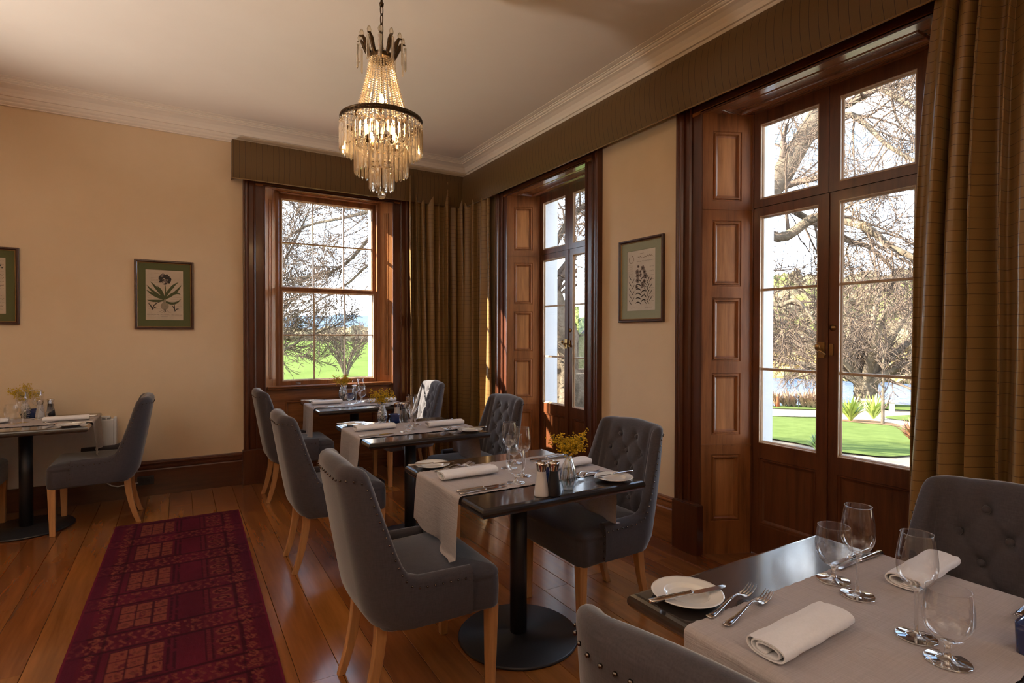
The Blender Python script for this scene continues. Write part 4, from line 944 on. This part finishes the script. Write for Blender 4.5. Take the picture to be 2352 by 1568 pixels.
# ------------------------------------------------------------------ panel heater, its cord, a floor socket
h = empty('panel_heater', (-.85, YB, 0), 0, 'white slim panel heater on the wall behind the table', 'heater')
MB().box(-.40, .40, -.105, -.035, .20, .685).build('casing_panel', HEATW, h, bevel=.006)
g = MB()
for k in range(22): g.box(-.36+k*.0335, -.338+k*.0335, -.098, -.045, .686, .700)
g.build('top_grille', plain('grille_dark', (.30, .30, .30), .5), h)
MB().box(.29, .36, -.09, -.05, .688, .712).build('control_box', HEATW, h, bevel=.003)
MB().box(.385, .405, -.110, -.030, .20, .700).build('end_cap', HEATW, h, bevel=.004)
MB().box(-.30, -.26, -.036, 0, .25, .6).box(.26, .30, -.036, 0, .25, .6).build('bracket', BLACKM, h)
(MB().tube([(-.55, YB-.05, .21), (-.535, YB-.07, .19), (-.515, YB-.09, .165), (-.48, YB-.095, .140), (-.44, YB-.085, .125), (-.38, YB-.06, .125), (-.30, YB-.055, .13)], .005, 8).build('power_cord', HEATW, h, (.85, -YB, 0)))
s = empty('power_socket', (-.25, YB-.024, .14), 0, 'dark socket box on the baseboard beside the heater', 'socket')
MB().box(-.06, .06, -.03, 0, -.035, .035).build('socket_box', BLACKM, s, bevel=.003); MB().box(-.03, -.005, -.034, -.03, -.012, .012).box(.01, .035, -.034, -.03, -.012, .012).build('socket_face', BLACKC, s)
# ------------------------------------------------------------------ the grounds outside
RSP = np.array([(0,-.45),(8,-.46),(24,-1.6),(30,-1.62),(44,-1.62),(46,-1.5),(60,-.6),(150,14),(260,16),(500,10)])
BSP = np.array([(0,-.45),(20,-.45),(24,-.42),(60,.45),(75,.6),(120,1.0),(500,3)])
def edge_s(az): return np.clip(26+(az-57)*.5, 25.5, 29.2)
def gz(az, s):
    w = np.clip((az-28)/20, 0, 1); w = w*w*(3-2*w)
    z = np.interp(s, BSP[:, 0], BSP[:, 1])*(1-w)+np.interp(s, RSP[:, 0], RSP[:, 1])*w
    b = np.clip((s-edge_s(az))/1.0, 0, 1)*np.clip((45.5-s)/1.0, 0, 1)*np.clip((az-46)/3, 0, 1)
    return z-.40*b
def xyz(az, s, lift=0):
    a = np.radians(az); return s*np.sin(a), s*np.cos(a), gz(az, s)+lift
def outm(name, c, var=.3, sc=3, rough=.95, bump=.5, fine=40, c2=None):
    m = Mat(name); v = m.coord(); a = m.noise(v, sc, 5, .65); b = m.noise(v, fine, 4, .7); t = m.math('ADD', m.math('MULTIPLY', a, .6), m.math('MULTIPLY', b, .4))
    lo = c2 or tuple(x*(1-var) for x in c)
    return m.surf(m.bsdf(m.ramp(t, [(.36, lo), (.62, tuple(x*(1+var*.4) for x in c))]), rough, 0, m.bump(t, bump, .05), Specular_IOR_Level=0.0))
GRASS = outm('lawn_grass', (.105, .140, .045), .3, 2.2, .95, .4, 60, (.075, .105, .032)); MEAD = outm('meadow_grass', (.100, .140, .042), .3, .5, .95, .4, 12, (.075, .108, .030))
GRAV = outm('gravel', (0.302, 0.252, 0.187), .25, 1.5, .95, .5, 90); PATHM = outm('pale_gravel', (0.360, 0.324, 0.266), .15, 2, .95, .3, 90); MULCH = outm('mulch', (.22, .14, .085), .5, 5, .95, .8, 60)
HILLS = outm('hillside_cover', (0.194, 0.162, 0.101), .3, .16, 1, .6, 1.6, (0.130, 0.119, 0.061)); FAR_HAZE = outm('hazy_far_range', (.115, .165, .23), .15, .01, 1, 0, .08)
def band(name, mat, az, lo, hi, lift, na=80, ns=24, kind='structure'):
    def fn(U, V):
        A = az[0]+(az[-1]-az[0])*U; l = np.interp(A, az, lo); h = np.interp(A, az, hi); s = l+(h-l)*V
        s = s+.10*np.sin(A*9)*np.where((V < .01) | (V > .99), 1, 0); return xyz(A, s, lift)
    P, F = gridmesh(na, ns, fn); return tag(npmesh(name, P, F[:, ::-1], mat), kind=kind)
A2 = lambda *p: p
P, F = gridmesh(110, 90, lambda U, V: xyz(-40+175*U, 70*V**1.3)); tag(npmesh('ground', P, F[:, ::-1], GRAV), kind='structure')
def hill_fn(U, V):
    A = 24+111*U; s = 52+430*V**1.5; x, y, z = xyz(A, s); return x, y, z+.5*np.sin(A*1.7+s*.05)*np.clip((s-60)/40, 0, 1)*np.clip((A-40)/10, 0, 1)-.02
P, F = gridmesh(90, 50, hill_fn); tag(npmesh('hillside', P, F[:, ::-1], HILLS), kind='structure')
band('meadow', MEAD, (-40, 46), (9, 9), (480, 480), .03, 80, 90)
AZ = (48, 56.45, 58.4, 60.2, 61.9, 63.4, 64.8, 66, 67.1, 74, 100)
band('lawn', GRASS, AZ, (14, 12.67, 12.35, 11.87, 11.33, 11.22, 11.13, 11.34, 11.95, 13, 13), (19.5, 20.28, 20.7, 21.36, 20.28, 19.88, 19.8, 19.41, 18.82, 17, 17), .03)
band('path', PATHM, AZ, (20.2, 20.5, 21, 21.7, 21.0, 21.8, 21.5, 20.6, 19.4, 17.6, 17.6), (24, 24.2, 24.5, 24.9, 24.4, 23.7, 23.4, 23.0, 22.2, 20.5, 20.5), .035)
band('flower_bed', MULCH, AZ[4:], (20.28, 19.88, 19.8, 19.41, 18.82, 17, 17), (21.0, 21.8, 21.5, 20.6, 19.4, 17.6, 17.6), .04, 50, 8)
band('lawn_strip', GRASS, (48, 56.45, 60.2, 62, 64.2, 67, 74, 100), (24.5, 24.8, 25.4, 26.6, 26.6, 27, 27, 27), (25.3, 25.7, 27.4, 28.4, 29.2, 29.2, 29.2, 29.2), .03)
band('lawn_corner', GRASS, (65.2, 66, 67, 74, 100), (23.8, 23.5, 22.9, 21.2, 21.2), (24.3, 25, 25.5, 25.5, 25.5), .03, 40, 8)
WM = Mat('pond_water'); _w = WM.noise(WM.coord((1, 1, 1)), 2.6, 4, .6); _w2 = WM.noise(WM.coord((1, 1, 1)), .5, 2)
WM = WM.surf(WM.bsdf((.07, .12, .22), .22, 0, WM.bump(WM.math('ADD', _w, _w2), 1.0, .35), IOR=1.33, Specular_IOR_Level=.30))
P, F = gridmesh(60, 20, lambda U, V: (lambda A: (lambda s: (s*np.sin(np.radians(A)), s*np.cos(np.radians(A)), s*0-1.72))(edge_s(A)-.6+(47-edge_s(A))*V))(47+55*U)); tag(npmesh('pond', P, F[:, ::-1], WM), kind='structure')
# far range of hills, distance haze put into their blue colour
def far_fn(U, V):
    A = -45+180*U; r = 620+330*V; hgt = 25+5*np.sin(A*.16+.6)+4*np.sin(A*.43+1)+1.6*np.sin(A*1.9)+1.0*np.sin(A*5.1); z = hgt*np.sin(np.pi*np.clip(V*1.2, 0, 1)*.5)*np.clip(V*3, 0, 1)
    return r*np.sin(np.radians(A)), r*np.cos(np.radians(A)), z+3
P, F = gridmesh(240, 8, far_fn); tag(npmesh('hills', P, F[:, ::-1], FAR_HAZE), kind='structure')
# scrub: lumpy bushes and reeds that nobody could count
def blobs(name, mat, spots, label, cat, seed, jag=.35):
    r = np.random.default_rng(seed); nu, nv = 10, 6; V = []; F = []
    ph, th = np.meshgrid(np.arange(nu)*2*np.pi/nu, np.linspace(.15, np.pi-.4, nv), indexing='ij')
    base = np.stack([np.sin(th)*np.cos(ph), np.sin(th)*np.sin(ph), np.cos(th)], -1)
    i, j = np.meshgrid(np.arange(nu), np.arange(nv-1), indexing='ij'); f = np.stack([i*nv+j, ((i+1) % nu)*nv+j, ((i+1) % nu)*nv+j+1, i*nv+j+1], -1).reshape(-1, 4)
    for k, (x, y, z, w, h) in enumerate(spots):
        q = base*(1+r.normal(0, jag, (nu, nv, 1)))*np.array((w, w, h))+np.array((x, y, z+h*.45)); V.append(q.reshape(-1, 3)); F.append(f+k*nu*nv)
    o = npmesh(name, np.concatenate(V), np.concatenate(F), mat, smooth=False); return tag(o, label, cat, kind='stuff')
rg = np.random.default_rng(5)
def spots(n, a0, a1, s0, s1, w, h):
    o = []
    for _ in range(n):
        a = rg.uniform(a0, a1); s = rg.uniform(s0, s1); x, y, z = xyz(np.float64(a), np.float64(s)); o.append((x, y, z, rg.uniform(*w), rg.uniform(*h)))
    return o
SCRUB = outm('dry_scrub', (0.202, 0.162, 0.101), .4, 1.2, 1, .8, 6, (0.122, 0.097, 0.058)); SCRUBG = outm('olive_scrub', (0.173, 0.187, 0.065), .4, 1.2, 1, .8, 6, (0.086, 0.101, 0.036)); REED = outm('straw_reeds', (0.418, 0.317, 0.130), .3, 4, 1, .8, 20, (0.274, 0.194, 0.072)); PINKG = outm('pink_grass', (0.360, 0.245, 0.173), .3, 4, 1, .8, 30)
blobs('meadow_scrub', SCRUB, spots(170, 2, 34, 72, 108, (1.2, 2.4), (.7, 1.25)), 'band of dry tan scrub beyond the green meadow', 'scrub', 3, .2)
blobs('hill_scrub', SCRUB, spots(420, 44, 92, 62, 160, (.9, 2.2), (.8, 2.2)), 'dry brown scrub over the hillside across the pond', 'scrub', 4, .22)
blobs('hill_bushes', SCRUBG, spots(130, 44, 92, 66, 165, (1.0, 2.4), (1.0, 2.2)), 'olive bushes over the hillside across the pond', 'scrub', 6, .22)
blobs('bank_reeds', REED, spots(420, 48, 90, 44.6, 48.5, (.35, .8), (.5, 1.0)), 'golden reeds along the far bank of the pond', 'reeds', 7)
# ---- bare trees
BARK = outm('grey_bark', (0.155, 0.126, 0.094), .45, 3, .95, 1.0, 22, (0.061, 0.048, 0.037)); TWIG = outm('twig_bark', (0.144, 0.108, 0.083), .3, 4, .95, .2, 30, (0.079, 0.058, 0.048))
class Tree:
    def __init__(s, seed): s.r = np.random.default_rng(seed); s.pl = []
    def child(s, p, d, L, r0, lvl, mx, spec):
        r = s.r; n = 6 if lvl <= 2 else 5; q = np.array(p, float); d = np.array(d, float); pts = [q.copy()]; kink, droop = spec['kink'], spec['droop']
        for k in range(n-1):
            d = d+r.normal(0, kink, 3)+np.array((0, 0, -droop*(.4+.25*lvl))); d /= np.linalg.norm(d); q = q+d*L/(n-1); pts.append(q.copy())
        s.add(np.array(pts), r0, r0*.35, lvl, mx, spec)
    def add(s, pts, r0, r1, lvl, mx, spec):
        s.pl.append((pts, r0, max(r1, spec['rmin']), lvl))
        if lvl >= mx: return
        r = s.r; seg = np.linalg.norm(np.diff(pts, axis=0), axis=1); L = seg.sum(); m = spec['n'][lvl]; m = int(m*L+r.random()) if spec.get('perlen', {}).get(lvl) else m
        for k in range(m):
            t = (k+r.random())/max(m, 1)*.86+.14; f = t*(len(pts)-1); i = min(int(f), len(pts)-2); p = pts[i]+(pts[i+1]-pts[i])*(f-i); d = pts[i+1]-pts[i]; d = d/np.linalg.norm(d)
            v = r.normal(0, 1, 3); v -= d*v.dot(d); v /= np.linalg.norm(v); a = r.uniform(*spec['ang']); cdir = d*math.cos(a)+v*math.sin(a)+np.array((0, 0, spec['lift'][min(lvl, len(spec['lift'])-1)]))
            ln = spec['len'][min(lvl, len(spec['len'])-1)]*r.uniform(.6, 1.25)*(1-.35*t); rr = max((r0+(r1-r0)*t)*spec['rk'], spec['rmin'])
            s.child(p, cdir/np.linalg.norm(cdir), ln, rr, lvl+1, mx, spec)
    def mesh(s, name, lvls, sides, mat, parent):
        V = []; F = []; off = 0; groups = {}
        for pts, r0, r1, l in s.pl:
            if l in lvls: groups.setdefault(len(pts), []).append((pts, r0, r1))
        for n, L in groups.items():
            P = np.stack([a for a, _, _ in L]); m = len(L); R0 = np.array([b for _, b, _ in L]); R1 = np.array([c for _, _, c in L]); T_ = np.gradient(P, axis=1); T_ /= np.linalg.norm(T_, axis=2, keepdims=True)
            ref = np.array((.31, .52, .79)); A = np.cross(T_, ref); A /= np.linalg.norm(A, axis=2, keepdims=True); B = np.cross(T_, A); rad = R0[:, None]+(R1-R0)[:, None]*np.linspace(0, 1, n)[None]
            an = np.arange(sides)*2*np.pi/sides; Q = P[:, :, None]+(A[:, :, None]*np.cos(an)[:, None]+B[:, :, None]*np.sin(an)[:, None])*rad[:, :, None, None]; V.append(Q.reshape(-1, 3))
            i, j, k = np.meshgrid(np.arange(m), np.arange(n-1), np.arange(sides), indexing='ij'); b = off+(i*n+j)*sides; F.append(np.stack([b+k, b+(k+1) % sides, b+sides+(k+1) % sides, b+sides+k], -1).reshape(-1, 4)); off += m*n*sides
        return npmesh(name, np.concatenate(V), np.concatenate(F), mat, parent)
def spline(p, n=14):
    p = np.array(p, float); t = np.linspace(0, len(p)-1, n); i = np.clip(t.astype(int), 0, len(p)-2); u = (t-i)[:, None]; a = p[np.maximum(i-1, 0)]; b = p[i]; c = p[i+1]; d = p[np.minimum(i+2, len(p)-1)]
    return .5*((2*b)+(c-a)*u+(2*a-5*b+4*c-d)*u**2+(3*b-a-3*c+d)*u**3)
def bark_limb(name, pts, r0, r1, parent, n=30, sides=18, seed=0, rough=.10, flare=0):
    q = spline(pts, n); r = np.random.default_rng(seed); m = MB(); rad = r0+(r1-r0)*np.linspace(0, 1, n); ridge = 1+rough*r.normal(0, 1, sides)
    R_ = []; T_ = np.gradient(q, axis=0); a = np.cross(T_[0], (.3, .5, .8))
    for k in range(n):
        t = T_[k]/np.linalg.norm(T_[k]); a = a-t*a.dot(t); a /= np.linalg.norm(a); b = np.cross(t, a); ridge = np.clip(ridge+rough*.45*r.normal(0, 1, sides), 1-2.2*rough, 1+2.2*rough); g = rad[k]*(1+flare*math.exp(-k*7/n))
        R_.append([tuple(q[k]+(a*math.cos(2*PI*j/sides)+b*math.sin(2*PI*j/sides))*g*ridge[j]) for j in range(sides)])
    m.loft(R_, True, True, True); return m.build(name, BARK, parent), q
def bare_tree(label, seed, trunk, limbs, spec, mx, origin):
    root = empty('bare_tree', origin, 0, label, 'tree', 'bare winter trees'); t = Tree(seed); off = np.array(origin)
    bark_limb('trunk', [tuple(np.array(p)-off) for p in trunk[0]], trunk[1], trunk[2], root, 40, 44, seed, .10, .35)
    for k, (pts, r0, r1) in enumerate(limbs):
        o, q = bark_limb('limb', [tuple(np.array(p)-off) for p in pts], r0, r1, root, 26, 12, seed+k, .07); t.add(q[::2], r0, r1, 1, mx, spec); t.pl.pop(next(i for i, e_ in enumerate(t.pl) if e_[0] is not None and len(e_[0]) == len(q[::2]) and np.allclose(e_[0], q[::2])))
    tag(t.mesh('branches', (2, 3), 5, TWIG, root), kind='stuff'); tag(t.mesh('twigs', (4, 5, 6), 3, TWIG, root), kind='stuff'); return root
R_A = [(5.05, 6.46, .99), (5.14, 6.39, 1.19), (5.82, 6.19, 1.9), (6.69, 5.71, 2.66), (7.23, 5.36, 3.15), (7.49, 5.0, 3.56), (7.82, 4.84, 4.12), (8.05, 4.65, 4.64), (8.36, 4.51, 5.2), (8.6, 4.42, 6.2)]
SPA = dict(kink=.22, droop=.03, n={1: 11, 2: 8, 3: 8, 4: 0}, ang=(.5, 1.25), lift=[0, .15, .0, -.08, -.1], len=[0, 1.25, .68, .36, .2], rk=.42, rmin=.0042)
bare_tree('huge gnarled oak whose trunk fills the panes of the far French door', 21, ([(5.0, 6.55, -.6), (5.0, 6.52, .2), (5.03, 6.49, 1.05)], .36, .33),
    [(R_A, .24, .10), ([(5.0, 6.5, .9), (4.84, 6.5, 1.31), (4.62, 6.53, 1.82), (4.58, 6.8, 2.47), (4.47, 7.11, 3.4), (4.3, 7.3, 4.4)], .22, .10),
     ([(8.05, 4.65, 4.64), (8.12, 4.32, 4.66), (8.05, 4.02, 4.68), (8.04, 3.82, 4.69), (7.94, 3.57, 4.46), (7.84, 3.28, 4.16)], .075, .03),
     ([(7.95, 4.72, 4.46), (7.95, 4.23, 4.46), (7.87, 3.93, 4.23), (7.72, 3.56, 3.79), (7.57, 3.16, 3.44)], .055, .02),
     ([(7.23, 5.36, 3.15), (7.54, 4.92, 2.82), (7.6, 4.44, 3.03), (7.59, 4.05, 2.92), (7.54, 3.7, 2.75), (7.46, 3.41, 2.48), (7.39, 3.07, 2.27)], .075, .03),
     ([(6.69, 5.71, 2.66), (6.91, 5.12, 2.2), (7.09, 4.69, 1.81), (7.15, 4.41, 1.85), (7.18, 4.16, 1.53)], .045, .015),
     ([(7.49, 5.0, 3.56), (7.9, 5.09, 3.38), (8.46, 4.54, 2.85), (8.81, 4.29, 2.68), (9.13, 4.08, 2.29)], .06, .02),
     ([(8.2, 4.6, 4.9), (8.3, 4.1, 5.3), (8.4, 3.6, 5.4), (8.3, 3.0, 5.2)], .06, .02), ([(5.82, 6.19, 1.9), (5.9, 6.6, 2.8), (6.1, 7.0, 3.6), (6.0, 7.5, 4.6)], .10, .04),
     ([(4.6, 6.7, 2.2), (5.0, 6.9, 2.9), (5.4, 6.8, 3.4), (5.7, 6.6, 3.3), (5.9, 6.4, 2.9)], .06, .02)], SPA, 5, (5.0, 6.5, -.45))
SPC = dict(kink=.17, droop=.012, n={1: 15, 2: 9, 3: 7, 4: 0}, ang=(.4, 1.1), lift=[0, .18, .08, .03, 0], len=[0, 1.5, .8, .42, .22], rk=.40, rmin=.0052)
bare_tree('spreading bare tree whose limbs cross the upper sash window', 33, ([(4.5, 10.0, -.7), (4.45, 10.0, 1.2), (4.4, 10.0, 2.9)], .34, .26),
    [([(4.4, 10.0, 2.8), (4.33, 10.11, 4.2), (3.64, 10.7, 3.98), (3.38, 10.99, 3.48), (3.02, 11.61, 2.91), (2.6, 12.12, 2.66), (2.02, 12.84, 2.6)], .06, .018),
     ([(4.4, 10.0, 2.9), (4.02, 10.24, 4.2), (3.38, 10.99, 3.91), (2.94, 11.64, 3.81), (2.38, 12.78, 3.76), (1.92, 13.36, 3.42)], .05, .015),
     ([(4.45, 10.0, 2.2), (4.17, 10.18, 3.17), (3.38, 10.99, 2.86), (3.02, 11.61, 2.46), (2.62, 12.22, 2.15), (2.02, 12.84, 1.7)], .042, .012),
     ([(4.4, 10, 2.9), (3.9, 10.6, 4.9), (3.2, 11.4, 5.2), (2.5, 12.3, 5.0), (1.9, 13.0, 4.4)], .055, .018), ([(4.4, 10, 2.9), (4.6, 9.4, 4.2), (5.2, 8.9, 5.0), (5.6, 8.3, 5.2)], .10, .03)], SPC, 5, (4.45, 10.0, -.43))
SPL = dict(kink=.15, droop=.0, n={1: 13, 2: 9, 3: 7, 4: 0}, ang=(.35, 1.0), lift=[0, .25, .15, .05, 0], len=[0, 1.2, .65, .36, .2], rk=.42, rmin=.0055)
bare_tree('bare tree standing outside to the left of the sash window', 44, ([(.75, 13.6, -.7), (.8, 13.6, .2), (.85, 13.6, .7)], .26, .20),
    [([(.8, 13.6, .6), (1.26, 13.94, .98), (1.98, 13.46, 1.02), (2.42, 13.08, 1.30), (3.09, 12.63, 1.62)], .05, .014), ([(.85, 13.6, .7), (1.25, 13.5, 1.6), (1.7, 13.3, 2.5), (2.2, 13.1, 3.4), (2.5, 12.9, 4.2)], .045, .014),
     ([(.85, 13.6, .7), (1.1, 13.2, 1.8), (1.5, 12.9, 2.9), (1.8, 12.7, 4.0)], .045, .014), ([(1.1, 13.8, .95), (1.6, 13.7, 1.3), (2.0, 13.4, 1.9), (2.3, 13.2, 2.3)], .05, .015)], SPL, 5, (.8, 13.6, -.43))
# multi stemmed shrub on the meadow
def small_tree(label, origin, stems, h, spread, seed, spec, mx, r0, name='bare_shrub'):
    root = empty(name, origin, 0, label, 'tree'); t = Tree(seed); r = np.random.default_rng(seed)
    for k in range(stems):
        a = 2*PI*k/max(stems, 1)+r.uniform(-.3, .3); e_ = spread*r.uniform(.5, 1) if stems > 1 else .05
        pts = spline([(0, 0, -.1), (math.cos(a)*e_*.22, math.sin(a)*e_*.22, h*.35), (math.cos(a)*e_*.6, math.sin(a)*e_*.6, h*.7), (math.cos(a)*e_, math.sin(a)*e_, h*r.uniform(.85, 1.05))], 9); t.add(pts, r0, r0*.3, 1, mx, spec)
    t.mesh('stem', (1,), 6, BARK, root); tag(t.mesh('twigs', (2, 3, 4), 3, TWIG, root), kind='stuff'); return root
SPS = dict(kink=.12, droop=-.02, n={1: 9, 2: 7, 3: 3}, ang=(.3, .8), lift=[0, .3, .2, .1], len=[0, .75, .38, .2], rk=.5, rmin=.008)
small_tree('leafless many stemmed shrub on the meadow behind the sash window', (6.03, 23.6, -.42), 11, 1.9, 1.35, 7, SPS, 3, .035)
small_tree('thin young bare tree in the flower bed near the pond', (18.41, 8.58, -1.34), 1, 2.5, .05, 9, dict(SPS, n={1: 14, 2: 6, 3: 3}, len=[0, .5, .28, .15], rmin=.007), 3, .06, 'sapling')
SPB = dict(kink=.20, droop=.07, n={1: 9, 2: 8, 3: 6, 4: 0}, ang=(.4, 1.2), lift=[0, .22, .0, -.15, -.2], len=[0, 2.0, 1.1, .62, .32], rk=.42, rmin=.0085)
def polar(az, s): a = math.radians(az); return s*math.sin(a), s*math.cos(a)
bx, by = polar(63.75, 27.9); lb = []
for k, (dx, dy, z1, L) in enumerate(((-1, .35, 1.9, 4.3), (-.8, -.5, 2.6, 3.8), (.9, -.25, 1.5, 4.3), (.7, .6, 2.4, 4.0), (-.3, .9, 3.4, 3.2), (.2, -.9, 3.0, 3.4), (.05, .1, 4.4, 1.4), (-.6, .1, 4.0, 2.6), (.6, .1, 3.9, 2.6), (-1, -.1, .9, 4.4), (1, .2, .9, 4.6))):
    c, s_ = math.cos(math.radians(63.75)), math.sin(math.radians(63.75)); ux, uy = dx*c+dy*s_, -dx*s_+dy*c; n_ = math.hypot(ux, uy) or 1; ux, uy = ux/n_*L, uy/n_*L
    lb.append(([(bx, by, -.75), (bx+ux*.22, by+uy*.22, -.45+z1*.28), (bx+ux*.6, by+uy*.6, -.5+z1*.75), (bx+ux, by+uy, -.5+z1)], .22, .05))
bare_tree('short trunked weeping bare tree beside the pond', 55, ([(bx, by, -1.9), (bx, by, -1.2), (bx, by, -.6)], .36, .38), lb, SPB, 5, (bx, by, -1.62))
# ---- leafy trees far behind the far French door
LEAFY = outm('eucalypt_leaves', (0.216, 0.238, 0.079), .5, 2.0, 1, 1.0, 9, (0.072, 0.094, 0.036))
for k, (a, s, h, w) in enumerate(((34.5, 52, 4.6, 3.0), (37.6, 58, 5.6, 3.4), (40.6, 50, 5.0, 3.0), (31.5, 62, 5.4, 3.4))):
    x, y, z = (float(q) for q in xyz(np.float64(a), np.float64(s))); root = empty('leafy_tree', (x, y, z), 0, ['round leafy tree left of the oak trunk in the far door', 'tall leafy tree straight behind the oak trunk', 'leafy tree right of the oak trunk in the far door', 'leafy tree hidden mostly by the far corner curtain'][k], 'tree', 'leafy trees beyond the meadow')
    bark_limb('trunk', [(0, 0, -.3), (.1, 0, h*.3), (0, .1, h*.7)], .25, .10, root, 8, 8, k); r = np.random.default_rng(k+70)
    o = blobs('crown', LEAFY, [(r.normal(0, w*.42), r.normal(0, w*.42), h*r.uniform(.12, .72), w*r.uniform(.07, .15), h*r.uniform(.035, .08)) for _ in range(330)], None, None, k, .3); o.parent = root
# ---- strappy plants, low shrubs
def strappy(name, label, x, y, z, n, L, seed, mat, cat='plant'):
    r = random.Random(seed); root = empty(name, (x, y, z), 0, label, cat); mb = MB()
    for k in range(n):
        a = r.uniform(0, 2*PI); e_ = L*r.uniform(.55, 1.05); o = r.uniform(.25, .8); w = .030*L/.8; P = []
        for j in range(7):
            t = j/6; q = e_*o*t; zz = e_*(1.25*t*(1-.62*o*t)); P.append((q*math.cos(a), q*math.sin(a), zz, w*(math.sin(PI*(.12+.86*t))**.7)))
        A = [(p[0]-math.sin(a)*p[3], p[1]+math.cos(a)*p[3], p[2]) for p in P]; C_ = [(p[0], p[1], p[2]-p[3]*.35) for p in P]; B = [(p[0]+math.sin(a)*p[3], p[1]-math.cos(a)*p[3], p[2]) for p in P]; mb.loft([A, C_, B], False)
    tag(mb.build('leaves', mat, root), kind='stuff'); return root
AGA = plain('agapanthus_leaf', (0.238, 0.302, 0.058), .5, 0, 0, 20, .35); DKG = plain('dark_leaf', (.075, .14, .05), .5, 0, 0, 20, .4); REDB = plain('russet_blade', (.34, .15, .08), .7, 0, 0, 20, .4)
for k, (a, s, n, L, lab) in enumerate(((62.65, 20.5, 90, .85, 'bright green strappy clump nearer to us by the pond path'), (64.35, 22.6, 80, .85, 'yellow green strappy clump behind the young bare tree'))):
    x, y = polar(a, s); strappy('strappy_plant', lab, x, y, float(gz(np.float64(a), np.float64(s))), n, L, k+3, AGA)
for k, (a, L) in enumerate(((56.7, .8), (57.35, .55), (57.75, .8), (58.15, .5), (58.95, .85), (59.35, .75), (59.75, .85), (60.15, .7))):
    x, y = polar(a, 25.9); strappy('grass_tuft', ['pinkish grass tuft right behind the rusty steel spike', 'tiny pinkish grass tuft beside the rusty steel spike', 'pinkish grass tuft left of the garden lamp post', 'tiny pinkish grass tuft at the foot of the garden lamp', 'pinkish grass tuft just right of the garden lamp post', 'second pinkish grass tuft right of the garden lamp', 'third pinkish grass tuft right of the garden lamp', 'pinkish grass tuft nearest the door stile on the shore'][k], x, y, -1.64, 70, L, 60+k, PINKG, 'grass')['group'] = 'pinkish grass tufts'
x, y = polar(60.15, 11.0); strappy('low_shrub', 'small dark green shrub at the foot of the near French door', x, y, -.67, 130, .34, 31, DKG)
x, y = polar(67.2, 14.3); strappy('russet_grass', 'russet grass tuft at the edge of the lawn', x, y, -.90, 130, .55, 32, REDB)
# ---- sculptures, bollard, bench
RUST = outm('rusted_steel', (.34, .12, .06), .4, 4, .9, .3, 30)
for k, (a, s, lab) in enumerate(((56.8, 25.55, 'tall rusty steel spike by the pond'), (56.28, 25.5, 'rusty steel spike half hidden behind the white wall end'))):
    x, y = polar(a, s); o = MB().lathe([(.115, 0), (.02, .52), (.004, .60)], 5, cap0=True, cap1=True).build('steel_spike', RUST, None, (x, y, -1.62), (0, .03, k)); tag(o, lab, 'sculpture', 'rusty spikes')
x, y = polar(58.55, 25.6); b = empty('garden_lamp', (x, y, -1.62), 0, 'thin dark garden lamp post on the pond shore', 'lamp'); MB().lathe([(.018, 0), (.018, .46)], 8).build('post', BLACKM, b); MB().lathe([(.0, .45), (.045, .46), (.05, .52), (.0, .55)], 10).build('lamp_head', BLACKM, b)
STONE = outm('pale_stone', (0.446, 0.410, 0.346), .2, 4, .9, .3, 30)
x, y = polar(64.75, 26.6); b = empty('stone_bench', (x, y, -1.62), math.radians(-64.75+4), 'pale stone bench beside the tree at the pond', 'bench'); MB().box(-.62, .62, -.2, .2, .36, .43).build('slab', STONE, b, bevel=.02)
for xx in (-.42, .42): MB().box(xx-.09, xx+.09, -.15, .15, -.05, .36).build('leg', STONE, b, bevel=.01)
